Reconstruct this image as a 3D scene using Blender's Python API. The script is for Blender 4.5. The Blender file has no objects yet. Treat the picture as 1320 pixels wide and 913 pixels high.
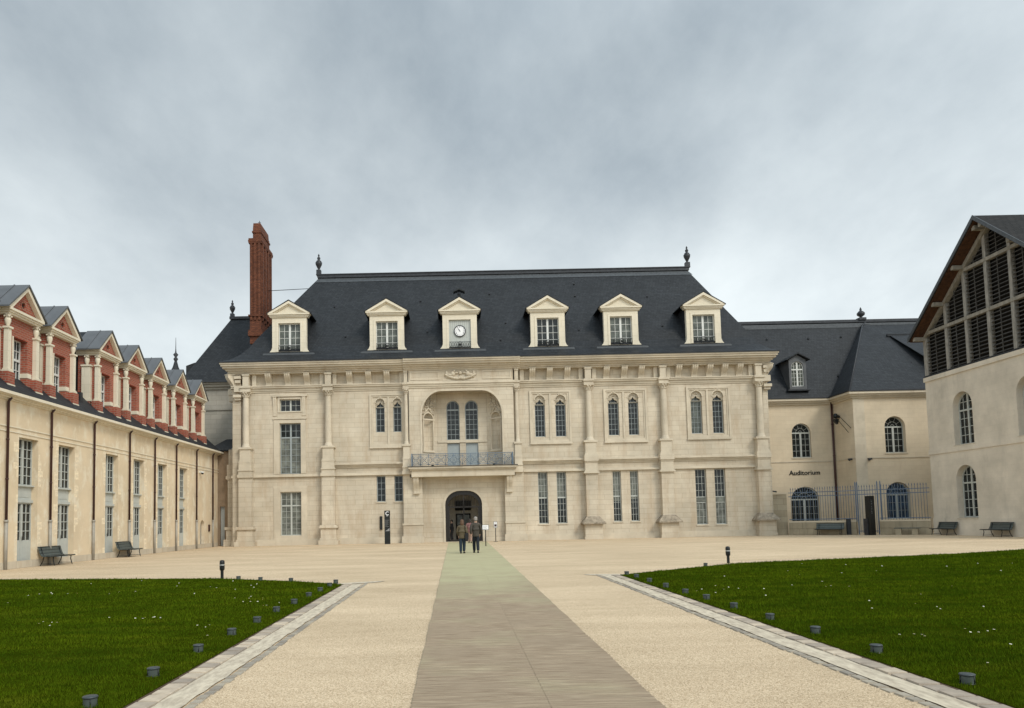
import bpy, bmesh, math, random
import numpy as np
from mathutils import Matrix, Vector
from mathutils.geometry import tessellate_polygon
random.seed(7)
R = math.radians
PI = math.pi
sc = bpy.context.scene
col = sc.collection

# ------------------------------------------------------------------ camera
cam_d = bpy.data.cameras.new("camera")
cam = bpy.data.objects.new("camera", cam_d)
col.objects.link(cam)
PITCH = math.atan(0.068)
ROLL = -0.021
cam.matrix_world = Matrix.Translation((0, 0, 1.6)) @ Matrix.Rotation(PI / 2 + PITCH, 4, 'X') @ Matrix.Rotation(ROLL, 4, 'Z')
cam_d.sensor_fit = 'HORIZONTAL'
cam_d.sensor_width = 36
cam_d.lens = 36 * 950 / 1320
cam_d.shift_x = (660 - 588) / 1320
cam_d.shift_y = (606 - 456.5) / 1320
cam_d.clip_start = 0.1
cam_d.clip_end = 3000
sc.camera = cam

# ------------------------------------------------------------------ light
SUN_EL, SUN_AZ = R(42), R(38)      # azimuth measured from the camera's back towards the right
world = bpy.data.worlds.new("World")
sc.world = world
world.use_nodes = True
wn, wl = world.node_tree.nodes, world.node_tree.links
wn.clear()
wo = wn.new('ShaderNodeOutputWorld')
sky = wn.new('ShaderNodeTexSky')
sky.sky_type = 'NISHITA'
sky.sun_disc = False
sky.sun_elevation = SUN_EL
sky.sun_rotation = PI - SUN_AZ
bg1 = wn.new('ShaderNodeBackground')
bg1.inputs[1].default_value = 0.07
wl.new(sky.outputs[0], bg1.inputs[0])
tc = wn.new('ShaderNodeTexCoord')
sp = wn.new('ShaderNodeSeparateXYZ')
wl.new(tc.outputs['Generated'], sp.inputs[0])
# cloud sheet: project the direction on a high plane so streaks spread overhead
mz = wn.new('ShaderNodeMath'); mz.operation = 'MAXIMUM'; mz.inputs[1].default_value = 0.0
wl.new(sp.outputs[2], mz.inputs[0])
az = wn.new('ShaderNodeMath'); az.operation = 'ADD'; az.inputs[1].default_value = 0.35
wl.new(mz.outputs[0], az.inputs[0])
dx = wn.new('ShaderNodeMath'); dx.operation = 'DIVIDE'
dy = wn.new('ShaderNodeMath'); dy.operation = 'DIVIDE'
wl.new(sp.outputs[0], dx.inputs[0]); wl.new(az.outputs[0], dx.inputs[1])
wl.new(sp.outputs[1], dy.inputs[0]); wl.new(az.outputs[0], dy.inputs[1])
cb = wn.new('ShaderNodeCombineXYZ')
wl.new(dx.outputs[0], cb.inputs[0]); wl.new(dy.outputs[0], cb.inputs[1])
mp = wn.new('ShaderNodeMapping')
mp.inputs['Rotation'].default_value = (0, 0, R(-38))
mp.inputs['Scale'].default_value = (0.85, 0.6, 1)
mp.inputs['Location'].default_value = (0.4, 0.25, 0)
wl.new(cb.outputs[0], mp.inputs[0])
n1 = wn.new('ShaderNodeTexNoise'); n1.inputs['Scale'].default_value = 1.5; n1.inputs['Detail'].default_value = 8
n1.inputs['Roughness'].default_value = 0.58; n1.inputs['Distortion'].default_value = 0.35
wl.new(mp.outputs[0], n1.inputs['Vector'])
cr = wn.new('ShaderNodeValToRGB')
cr.color_ramp.elements[0].position = 0.36; cr.color_ramp.elements[0].color = (0.325, 0.395, 0.455, 1)
cr.color_ramp.elements[1].position = 0.63; cr.color_ramp.elements[1].color = (0.55, 0.63, 0.685, 1)
wl.new(n1.outputs[0], cr.inputs[0])
# paler towards the horizon
hr = wn.new('ShaderNodeValToRGB')
hr.color_ramp.elements[0].position = 0.08; hr.color_ramp.elements[0].color = (0.95, 0.95, 0.95, 1)
hr.color_ramp.elements[1].position = 0.60; hr.color_ramp.elements[1].color = (0.0, 0.0, 0.0, 1)
n5 = wn.new('ShaderNodeTexNoise'); n5.inputs['Scale'].default_value = 2.2; n5.inputs['Detail'].default_value = 8; n5.inputs['Roughness'].default_value = 0.58
wl.new(mp.outputs[0], n5.inputs['Vector'])
hz = wn.new('ShaderNodeMath'); hz.operation = 'MULTIPLY_ADD'; hz.inputs[1].default_value = 0.65
wl.new(n5.outputs[0], hz.inputs[0])
hz2 = wn.new('ShaderNodeMath'); hz2.operation = 'ADD'; hz2.inputs[1].default_value = -0.34
wl.new(sp.outputs[2], hz2.inputs[0]); wl.new(hz2.outputs[0], hz.inputs[2])
wl.new(hz.outputs[0], hr.inputs[0])
mx = wn.new('ShaderNodeMixRGB'); mx.inputs[2].default_value = (1.12, 1.20, 1.21, 1)
wl.new(hr.outputs[0], mx.inputs[0]); wl.new(cr.outputs[0], mx.inputs[1])
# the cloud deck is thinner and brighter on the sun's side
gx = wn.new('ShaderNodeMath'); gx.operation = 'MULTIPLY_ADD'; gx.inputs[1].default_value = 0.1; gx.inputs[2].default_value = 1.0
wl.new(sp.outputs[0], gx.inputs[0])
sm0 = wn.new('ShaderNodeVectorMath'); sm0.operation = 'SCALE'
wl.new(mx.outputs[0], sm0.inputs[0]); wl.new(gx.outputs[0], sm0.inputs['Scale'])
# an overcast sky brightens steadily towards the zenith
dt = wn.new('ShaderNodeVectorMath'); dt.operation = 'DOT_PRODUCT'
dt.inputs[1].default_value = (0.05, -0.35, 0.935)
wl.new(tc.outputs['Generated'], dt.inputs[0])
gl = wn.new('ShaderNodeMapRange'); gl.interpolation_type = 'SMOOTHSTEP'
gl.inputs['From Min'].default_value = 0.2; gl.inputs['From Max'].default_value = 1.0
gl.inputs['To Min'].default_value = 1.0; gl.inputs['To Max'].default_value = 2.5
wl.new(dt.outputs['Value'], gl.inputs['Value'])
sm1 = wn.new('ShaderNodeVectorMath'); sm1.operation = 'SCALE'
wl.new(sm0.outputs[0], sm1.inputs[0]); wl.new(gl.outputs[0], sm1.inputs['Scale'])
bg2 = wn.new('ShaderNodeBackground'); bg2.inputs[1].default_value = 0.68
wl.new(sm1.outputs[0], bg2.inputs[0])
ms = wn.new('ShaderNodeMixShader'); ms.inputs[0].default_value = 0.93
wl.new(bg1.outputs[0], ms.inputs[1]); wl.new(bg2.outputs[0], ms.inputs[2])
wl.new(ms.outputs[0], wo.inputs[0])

sun_d = bpy.data.lights.new("sun", 'SUN')
sun_d.energy = 1.45
sun_d.angle = R(18)
sun_d.color = (1.0, 0.93, 0.82)
sun = bpy.data.objects.new("sun", sun_d)
col.objects.link(sun)
sv = Vector((math.sin(SUN_AZ) * math.cos(SUN_EL), -math.cos(SUN_AZ) * math.cos(SUN_EL), math.sin(SUN_EL)))
sun.rotation_euler = sv.to_track_quat('Z', 'Y').to_euler()
sc.view_settings.view_transform = 'Standard'
sc.view_settings.look = 'None'
sc.view_settings.gamma = 1
sc.view_settings.exposure = 0.47

# ------------------------------------------------------------------ materials
def nt(name):
    m = bpy.data.materials.new(name); m.use_nodes = True
    t = m.node_tree; b = t.nodes['Principled BSDF']
    return m, t.nodes, t.links, b

def plain(name, c, rough=0.6, metal=0.0, spec=0.4, var=0.12, scale=6.0, bump=0.0):
    m, N, L, b = nt(name)
    b.inputs['Roughness'].default_value = rough; b.inputs['Metallic'].default_value = metal
    b.inputs['Specular IOR Level'].default_value = spec
    t = N.new('ShaderNodeTexCoord'); n = N.new('ShaderNodeTexNoise')
    n.inputs['Scale'].default_value = scale; n.inputs['Detail'].default_value = 4
    L.new(t.outputs['Object'], n.inputs['Vector'])
    r = N.new('ShaderNodeValToRGB')
    r.color_ramp.elements[0].position = 0.3; r.color_ramp.elements[1].position = 0.7
    r.color_ramp.elements[0].color = tuple(v * (1 - var) for v in c) + (1,)
    r.color_ramp.elements[1].color = tuple(min(1, v * (1 + var)) for v in c) + (1,)
    L.new(n.outputs[0], r.inputs[0]); L.new(r.outputs[0], b.inputs['Base Color'])
    if bump:
        bp = N.new('ShaderNodeBump'); bp.inputs['Strength'].default_value = bump; bp.inputs['Distance'].default_value = 0.02
        L.new(n.outputs[0], bp.inputs['Height']); L.new(bp.outputs[0], b.inputs['Normal'])
    return m

def courses(name, c1, c2, mortar, bw, rh, ms_, rough=0.85, patch=0.5, dirt=(0.25, 0.2, 0.14), dirt_amt=0.35, bump=0.25, slope=False, patch_scale=0.5, streak=0.22, msmooth=0.2, dirt_lo=0.55, dirt_hi=0.78, spec=0.25):
    """masonry, brick or slate laid in level courses"""
    m, N, L, b = nt(name)
    b.inputs['Roughness'].default_value = rough
    b.inputs['Specular IOR Level'].default_value = spec
    t = N.new('ShaderNodeTexCoord'); s = N.new('ShaderNodeSeparateXYZ'); L.new(t.outputs['Object'], s.inputs[0])
    a = N.new('ShaderNodeMath'); a.operation = 'ADD'; L.new(s.outputs[0], a.inputs[0]); L.new(s.outputs[1], a.inputs[1])
    if slope:
        L.new(s.outputs[0], a.inputs[0]); a.inputs[1].default_value = 0
        for l in list(L):
            if l.to_socket == a.inputs[1]: L.remove(l)
        g = N.new('ShaderNodeMath'); g.operation = 'MULTIPLY'; g.inputs[1].default_value = 0.61
        L.new(s.outputs[1], g.inputs[0])
        L.new(g.outputs[0], a.inputs[1])
    c = N.new('ShaderNodeCombineXYZ'); L.new(a.outputs[0], c.inputs[0]); L.new(s.outputs[2], c.inputs[1])
    k = N.new('ShaderNodeTexBrick')
    k.inputs['Scale'].default_value = 1; k.inputs['Brick Width'].default_value = bw; k.inputs['Row Height'].default_value = rh
    k.inputs['Mortar Size'].default_value = ms_; k.inputs['Mortar Smooth'].default_value = msmooth
    k.inputs['Color1'].default_value = c1 + (1,); k.inputs['Color2'].default_value = c2 + (1,); k.inputs['Mortar'].default_value = mortar + (1,)
    L.new(c.outputs[0], k.inputs['Vector'])
    n = N.new('ShaderNodeTexNoise'); n.inputs['Scale'].default_value = patch_scale; n.inputs['Detail'].default_value = 8; n.inputs['Roughness'].default_value = 0.65
    L.new(t.outputs['Object'], n.inputs['Vector'])
    r = N.new('ShaderNodeValToRGB'); r.color_ramp.elements[0].position = 0.3; r.color_ramp.elements[1].position = 0.72
    lo = 1 - 0.3 * patch
    r.color_ramp.elements[0].color = (lo, lo, lo * 0.99, 1); r.color_ramp.elements[1].color = (1, 1, 1, 1)
    L.new(n.outputs[0], r.inputs[0])
    x = N.new('ShaderNodeMixRGB'); x.blend_type = 'MULTIPLY'; x.inputs[0].default_value = 1
    L.new(k.outputs[0], x.inputs[1]); L.new(r.outputs[0], x.inputs[2])
    # dirt with shapes of its own, some of it in vertical runs
    mp = N.new('ShaderNodeMapping'); mp.inputs['Scale'].default_value = (1, 1, streak)
    L.new(t.outputs['Object'], mp.inputs[0])
    n2 = N.new('ShaderNodeTexNoise'); n2.inputs['Scale'].default_value = 1.3; n2.inputs['Detail'].default_value = 9; n2.inputs['Roughness'].default_value = 0.7
    L.new(mp.outputs[0], n2.inputs['Vector'])
    r2 = N.new('ShaderNodeValToRGB'); r2.color_ramp.elements[0].position = dirt_lo; r2.color_ramp.elements[1].position = dirt_hi
    r2.color_ramp.elements[1].color = (dirt_amt,) * 3 + (1,)
    L.new(n2.outputs[0], r2.inputs[0])
    x2 = N.new('ShaderNodeMixRGB'); x2.inputs[2].default_value = dirt + (1,)
    L.new(r2.outputs[0], x2.inputs[0]); L.new(x.outputs[0], x2.inputs[1])
    L.new(x2.outputs[0], b.inputs['Base Color'])
    n3 = N.new('ShaderNodeTexNoise'); n3.inputs['Scale'].default_value = 22; n3.inputs['Detail'].default_value = 4
    L.new(t.outputs['Object'], n3.inputs['Vector'])
    ad = N.new('ShaderNodeMath'); ad.operation = 'MULTIPLY_ADD'; ad.inputs[1].default_value = 0.25
    L.new(n3.outputs[0], ad.inputs[0])
    iv = N.new('ShaderNodeMath'); iv.operation = 'SUBTRACT'; iv.inputs[0].default_value = 1; L.new(k.outputs['Fac'], iv.inputs[1])
    L.new(iv.outputs[0], ad.inputs[2])
    bp = N.new('ShaderNodeBump'); bp.inputs['Strength'].default_value = bump; bp.inputs['Distance'].default_value = 0.02
    L.new(ad.outputs[0], bp.inputs['Height']); L.new(bp.outputs[0], b.inputs['Normal'])
    return m

def ground_mat():
    m, N, L, b = nt('pale_gravel'); b.inputs['Roughness'].default_value = 0.95; b.inputs['Specular IOR Level'].default_value = 0.15
    t = N.new('ShaderNodeTexCoord')
    v = N.new('ShaderNodeTexVoronoi'); v.inputs['Scale'].default_value = 95; L.new(t.outputs['Object'], v.inputs['Vector'])
    s = N.new('ShaderNodeSeparateXYZ'); L.new(v.outputs['Color'], s.inputs[0])
    r = N.new('ShaderNodeValToRGB')
    e = r.color_ramp.elements
    e[0].position = 0.0; e[0].color = (0.40, 0.30, 0.19, 1); e[1].position = 1; e[1].color = (0.82, 0.67, 0.475, 1)
    q = e.new(0.5); q.color = (0.67, 0.52, 0.345, 1)
    L.new(s.outputs[0], r.inputs[0])
    n = N.new('ShaderNodeTexNoise'); n.inputs['Scale'].default_value = 0.45; n.inputs['Detail'].default_value = 9; n.inputs['Roughness'].default_value = 0.62
    mp = N.new('ShaderNodeMapping'); mp.inputs['Scale'].default_value = (0.45, 1.1, 1); L.new(t.outputs['Object'], mp.inputs[0]); L.new(mp.outputs[0], n.inputs['Vector'])
    r2 = N.new('ShaderNodeValToRGB'); r2.color_ramp.elements[0].position = 0.3; r2.color_ramp.elements[1].position = 0.7
    r2.color_ramp.elements[0].color = (0.76, 0.745, 0.72, 1); r2.color_ramp.elements[1].color = (1, 1, 1, 1)
    L.new(n.outputs[0], r2.inputs[0])
    n4 = N.new('ShaderNodeTexNoise'); n4.inputs['Scale'].default_value = 1.0; n4.inputs['Detail'].default_value = 8; n4.inputs['Roughness'].default_value = 0.7
    mp4 = N.new('ShaderNodeMapping'); mp4.inputs['Scale'].default_value = (0.12, 1.6, 1); mp4.inputs['Rotation'].default_value = (0, 0, R(4)); L.new(t.outputs['Object'], mp4.inputs[0]); L.new(mp4.outputs[0], n4.inputs['Vector'])
    r4 = N.new('ShaderNodeValToRGB'); r4.color_ramp.elements[0].position = 0.33; r4.color_ramp.elements[1].position = 0.55
    r4.color_ramp.elements[0].color = (0.93, 0.92, 0.91, 1); r4.color_ramp.elements[1].color = (1, 1, 1, 1); L.new(n4.outputs[0], r4.inputs[0])
    x0 = N.new('ShaderNodeMixRGB'); x0.blend_type = 'MULTIPLY'; x0.inputs[0].default_value = 1
    L.new(r.outputs[0], x0.inputs[1]); L.new(r4.outputs[0], x0.inputs[2])
    x = N.new('ShaderNodeMixRGB'); x.blend_type = 'MULTIPLY'; x.inputs[0].default_value = 1
    L.new(x0.outputs[0], x.inputs[1]); L.new(r2.outputs[0], x.inputs[2]); L.new(x.outputs[0], b.inputs['Base Color'])
    bp = N.new('ShaderNodeBump'); bp.inputs['Strength'].default_value = 0.5; bp.inputs['Distance'].default_value = 0.008
    L.new(v.outputs['Distance'], bp.inputs['Height']); L.new(bp.outputs[0], b.inputs['Normal'])
    return m

def noise2(name, ca, cb_, scale, rough=0.9, sx=(1, 1, 1), detail=8, lo=0.35, hi=0.65, bump=0.0, c3=None):
    m, N, L, b = nt(name); b.inputs['Roughness'].default_value = rough; b.inputs['Specular IOR Level'].default_value = 0.2
    t = N.new('ShaderNodeTexCoord'); mp = N.new('ShaderNodeMapping'); mp.inputs['Scale'].default_value = sx
    L.new(t.outputs['Object'], mp.inputs[0])
    n = N.new('ShaderNodeTexNoise'); n.inputs['Scale'].default_value = scale; n.inputs['Detail'].default_value = detail; n.inputs['Roughness'].default_value = 0.65
    L.new(mp.outputs[0], n.inputs['Vector'])
    r = N.new('ShaderNodeValToRGB'); r.color_ramp.elements[0].position = lo; r.color_ramp.elements[1].position = hi
    r.color_ramp.elements[0].color = ca + (1,); r.color_ramp.elements[1].color = cb_ + (1,)
    L.new(n.outputs[0], r.inputs[0]); L.new(r.outputs[0], b.inputs['Base Color'])
    if bump:
        bp = N.new('ShaderNodeBump'); bp.inputs['Strength'].default_value = bump; bp.inputs['Distance'].default_value = 0.01
        L.new(n.outputs[0], bp.inputs['Height']); L.new(bp.outputs[0], b.inputs['Normal'])
    return m

def random_tint(name, c, var, rough=0.85, scale=9.0):
    """stone whose tone differs from piece to piece"""
    m = plain(name, c, rough, var=0.16, scale=scale, bump=0.4)
    N, L = m.node_tree.nodes, m.node_tree.links; b = N['Principled BSDF']
    src = [l.from_socket for l in L if l.to_socket == b.inputs['Base Color']][0]
    oi = N.new('ShaderNodeObjectInfo'); r = N.new('ShaderNodeValToRGB')
    r.color_ramp.elements[0].color = (1 - var, 1 - var, (1 - var) * 1.02, 1); r.color_ramp.elements[1].color = (1 + var, 1 + var * 0.95, 1 + var * 0.7, 1)
    L.new(oi.outputs['Random'], r.inputs[0])
    x = N.new('ShaderNodeMixRGB'); x.blend_type = 'MULTIPLY'; x.inputs[0].default_value = 1
    L.new(src, x.inputs[1]); L.new(r.outputs[0], x.inputs[2]); L.new(x.outputs[0], b.inputs['Base Color'])
    return m

def glass_mat(name, c, rough=0.07):
    m, N, L, b = nt(name)
    b.inputs['Roughness'].default_value = rough; b.inputs['Specular IOR Level'].default_value = 0.3
    t = N.new('ShaderNodeTexCoord'); n = N.new('ShaderNodeTexNoise'); n.inputs['Scale'].default_value = 2.3; n.inputs['Detail'].default_value = 3
    L.new(t.outputs['Object'], n.inputs['Vector'])
    r = N.new('ShaderNodeValToRGB'); r.color_ramp.elements[0].position = 0.35; r.color_ramp.elements[1].position = 0.65
    r.color_ramp.elements[0].color = tuple(v * 0.6 for v in c) + (1,); r.color_ramp.elements[1].color = tuple(v * 1.35 for v in c) + (1,)
    L.new(n.outputs[0], r.inputs[0]); L.new(r.outputs[0], b.inputs['Base Color'])
    bp = N.new('ShaderNodeBump'); bp.inputs['Strength'].default_value = 0.06; bp.inputs['Distance'].default_value = 0.05
    L.new(n.outputs[0], bp.inputs['Height']); L.new(bp.outputs[0], b.inputs['Normal'])
    return m

M_STONE = courses('limestone_ashlar', (0.635, 0.555, 0.43), (0.68, 0.605, 0.48), (0.42, 0.345, 0.25), 1.15, 0.36, 0.008, patch=1.25, dirt=(0.41, 0.315, 0.215), dirt_amt=0.75, dirt_lo=0.48, dirt_hi=0.72, patch_scale=0.28)
M_TRIM = courses('dressed_limestone', (0.625, 0.55, 0.43), (0.66, 0.585, 0.46), (0.52, 0.45, 0.34), 1.3, 0.6, 0.004, patch=1.0, dirt=(0.36, 0.28, 0.19), dirt_amt=0.7)
M_WEATH = noise2('weathered_stone', (0.19, 0.16, 0.12), (0.42, 0.355, 0.27), 4, lo=0.35, hi=0.7, bump=0.15)
M_CREAM = courses('cream_dormer_stone', (0.72, 0.655, 0.52), (0.75, 0.68, 0.545), (0.58, 0.52, 0.41), 0.7, 0.42, 0.006, patch=0.5, dirt_amt=0.2)
M_SHADE = courses('grey_shaded_limestone', (0.34, 0.32, 0.275), (0.40, 0.37, 0.315), (0.27, 0.245, 0.20), 0.9, 0.4, 0.01, patch=1.0, dirt=(0.16, 0.15, 0.13), dirt_amt=0.6)  # limestone darkened so the colour holds the shade on the set-back walls
M_PLASTER = courses('warm_lime_plaster', (0.76, 0.62, 0.43), (0.77, 0.635, 0.45), (0.75, 0.61, 0.425), 3.1, 2.6, 0.003, patch=0.9, dirt=(0.74, 0.67, 0.53), dirt_amt=0.8, bump=0.12, dirt_lo=0.5, dirt_hi=0.6, patch_scale=0.35, streak=0.6)
M_BARN = courses('barn_limestone', (0.74, 0.665, 0.55), (0.77, 0.69, 0.57), (0.69, 0.61, 0.50), 0.8, 0.34, 0.006, patch=1.1, dirt=(0.37, 0.34, 0.28), dirt_amt=0.55, bump=0.15)
M_AUD = courses('auditorium_limestone', (0.66, 0.56, 0.415), (0.69, 0.59, 0.44), (0.58, 0.485, 0.355), 0.8, 0.33, 0.007, patch=0.7, dirt=(0.47, 0.37, 0.26), dirt_amt=0.4, bump=0.15)
M_LOW = courses('mossy_low_wall_stone', (0.42, 0.35, 0.24), (0.50, 0.43, 0.31), (0.31, 0.26, 0.185), 0.95, 0.45, 0.012, patch=1.3, dirt=(0.22, 0.20, 0.14), dirt_amt=0.6)
M_SLATE = courses('blue_grey_slate', (0.015, 0.018, 0.0215), (0.029, 0.033, 0.038), (0.005, 0.006, 0.007), 0.24, 0.15, 0.012, rough=0.6, patch=1.2, dirt=(0.042, 0.045, 0.043), dirt_amt=0.6, bump=0.45, streak=5.0, slope=True, spec=0.3)
M_SLATEB = courses('brown_grey_tile', (0.022, 0.021, 0.020), (0.034, 0.032, 0.030), (0.010, 0.010, 0.010), 0.24, 0.15, 0.012, rough=0.75, patch=1.2, dirt=(0.04, 0.038, 0.034), dirt_amt=0.55, bump=0.8, streak=0.5, slope=True, spec=0.15)
M_LEAD = plain('grey_lead', (0.075, 0.082, 0.088), 0.5, 0.3, var=0.2)
M_DLEAD = plain('dark_lead', (0.03, 0.033, 0.038), 0.5, 0.2, var=0.3)
M_ZINC = plain('zinc_sheet', (0.105, 0.11, 0.115), 0.5, 0.25, var=0.18, scale=1.2)
M_BRICK = courses('red_brick', (0.43, 0.105, 0.062), (0.29, 0.065, 0.042), (0.33, 0.215, 0.16), 0.26, 0.10, 0.016, patch=0.9, dirt=(0.24, 0.08, 0.05), dirt_amt=0.5)
M_BRICKC = courses('chimney_brick', (0.23, 0.08, 0.04), (0.12, 0.042, 0.024), (0.07, 0.035, 0.024), 0.24, 0.085, 0.012, patch=1.3, dirt=(0.08, 0.04, 0.03), dirt_amt=0.6)
M_JOIN = plain('pale_grey_joinery', (0.44, 0.46, 0.43), 0.5, var=0.05)
M_JOINB = plain('blue_grey_joinery', (0.30, 0.335, 0.34), 0.5, var=0.05)
M_JOINW = plain('white_joinery', (0.62, 0.63, 0.60), 0.5, var=0.05)
M_GLASS = glass_mat('dark_window_glass', (0.018, 0.022, 0.022))
M_GLASSG = glass_mat('blind_backed_glass', (0.10, 0.112, 0.098), 0.15)
M_BLIND = glass_mat('grey_green_blind', (0.15, 0.16, 0.14), 0.25)
M_GLASSB = glass_mat('blue_reflecting_glass', (0.018, 0.042, 0.082), 0.1)
M_IRON = plain('blue_grey_iron', (0.13, 0.185, 0.25), 0.45, 0.2, var=0.12)
M_FENCE = plain('blue_fence_paint', (0.10, 0.14, 0.20), 0.5, 0.1, var=0.12)
M_PIPE = plain('maroon_pipe', (0.045, 0.016, 0.014), 0.4, var=0.2)
M_PIPEG = plain('grey_cast_pipe', (0.31, 0.29, 0.25), 0.5, var=0.1)
M_BLACK = plain('black_metal', (0.012, 0.014, 0.014), 0.35, 0.2, var=0.2)
M_BENCH = plain('grey_green_bench_metal', (0.085, 0.10, 0.092), 0.5, 0.2, var=0.15)
M_WHITE = plain('white_print', (0.8, 0.8, 0.8), 0.5, var=0.02)
M_GREY = plain('grey_print', (0.25, 0.25, 0.25), 0.5, var=0.02)
M_GROUND = ground_mat()
M_PEB = random_tint('pebble_stone', (0.60, 0.485, 0.35), 0.1)
M_LAWN = noise2('lawn_soil_and_turf', (0.020, 0.030, 0.001), (0.036, 0.046, 0.002), 3)
M_LAWN.node_tree.nodes['Principled BSDF'].inputs['Specular IOR Level'].default_value = 0.0
M_SOIL = plain('brown_soil', (0.075, 0.045, 0.025), 0.95, var=0.4, scale=20, bump=0.5)
M_KERB = random_tint('kerb_stone', (0.40, 0.335, 0.265), 0.32)
M_SETT = random_tint('dark_sett_stone', (0.30, 0.265, 0.215), 0.22)
M_STRIP = noise2('pale_rolled_strip', (0.36, 0.30, 0.225), (0.62, 0.54, 0.41), 14, bump=0.8, sx=(1, .3, 1), lo=.3, hi=.62)
M_TIMBER = noise2('weathered_timber', (0.20, 0.185, 0.155), (0.31, 0.285, 0.24), 6, sx=(1, 1, .3))
M_POST = noise2('grey_weathered_timber', (0.20, 0.19, 0.17), (0.34, 0.32, 0.285), 7, sx=(1, 1, .3))
M_SOFFIT = noise2('brown_soffit_boards', (0.04, 0.02, 0.012), (0.085, 0.04, 0.02), 5)
M_SLAT = noise2('dark_louvre_slat', (0.055, 0.052, 0.048), (0.10, 0.095, 0.088), 5)
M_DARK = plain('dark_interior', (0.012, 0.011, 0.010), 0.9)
M_PASS = noise2('passage_plaster', (0.42, 0.38, 0.31), (0.50, 0.45, 0.37), 2)
M_DOORF = plain('dark_bronze_door_frame', (0.012, 0.009, 0.007), 0.4, var=0.2)
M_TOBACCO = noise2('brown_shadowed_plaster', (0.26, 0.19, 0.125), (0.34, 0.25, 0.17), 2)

def mat_mat():
    """woven mat, brown grey near the gate and turning a mossy green towards the door"""
    m, N, L, b = nt('woven_mat'); b.inputs['Roughness'].default_value = 0.9; b.inputs['Specular IOR Level'].default_value = 0.15
    t = N.new('ShaderNodeTexCoord'); mp = N.new('ShaderNodeMapping'); mp.inputs['Scale'].default_value = (2.6, 30, 1)
    L.new(t.outputs['Object'], mp.inputs[0])
    n = N.new('ShaderNodeTexNoise'); n.inputs['Scale'].default_value = 1; n.inputs['Detail'].default_value = 7; n.inputs['Roughness'].default_value = .62; L.new(mp.outputs[0], n.inputs['Vector'])
    def ramp(c0, c1):
        r = N.new('ShaderNodeValToRGB'); r.color_ramp.elements[0].position = 0.28; r.color_ramp.elements[1].position = 0.66
        r.color_ramp.elements[0].color = c0 + (1,); r.color_ramp.elements[1].color = c1 + (1,); L.new(n.outputs[0], r.inputs[0]); return r
    rb_ = ramp((0.22, 0.16, 0.105), (0.40, 0.315, 0.22)); rg_ = ramp((0.375, 0.345, 0.205), (0.475, 0.44, 0.275))
    n2 = N.new('ShaderNodeTexNoise'); n2.inputs['Scale'].default_value = 0.8; n2.inputs['Detail'].default_value = 6; L.new(t.outputs['Object'], n2.inputs['Vector'])
    s_ = N.new('ShaderNodeSeparateXYZ'); L.new(t.outputs['Object'], s_.inputs[0])
    mr = N.new('ShaderNodeMapRange'); mr.inputs['From Min'].default_value = 12.5; mr.inputs['From Max'].default_value = 22.0; L.new(s_.outputs[1], mr.inputs['Value'])
    ad0 = N.new('ShaderNodeMath'); ad0.operation = 'MULTIPLY_ADD'; ad0.inputs[1].default_value = 1.5; L.new(n2.outputs[0], ad0.inputs[0]); 
    sb = N.new('ShaderNodeMath'); sb.operation = 'SUBTRACT'; sb.inputs[1].default_value = 0.78; L.new(mr.outputs[0], sb.inputs[0]); L.new(sb.outputs[0], ad0.inputs[2])
    ad0.use_clamp = True
    x = N.new('ShaderNodeMixRGB'); L.new(ad0.outputs[0], x.inputs[0]); L.new(rb_.outputs[0], x.inputs[1]); L.new(rg_.outputs[0], x.inputs[2])
    L.new(x.outputs[0], b.inputs['Base Color'])
    v = N.new('ShaderNodeTexNoise'); v.inputs['Scale'].default_value = 160; v.inputs['Detail'].default_value = 2; L.new(t.outputs['Object'], v.inputs['Vector'])
    ad = N.new('ShaderNodeMath'); ad.operation = 'ADD'; L.new(v.outputs[0], ad.inputs[0]); L.new(n.outputs[0], ad.inputs[1])
    bp = N.new('ShaderNodeBump'); bp.inputs['Strength'].default_value = 0.6; bp.inputs['Distance'].default_value = 0.012
    L.new(ad.outputs[0], bp.inputs['Height']); L.new(bp.outputs[0], b.inputs['Normal'])
    return m
M_MAT = mat_mat()

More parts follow.
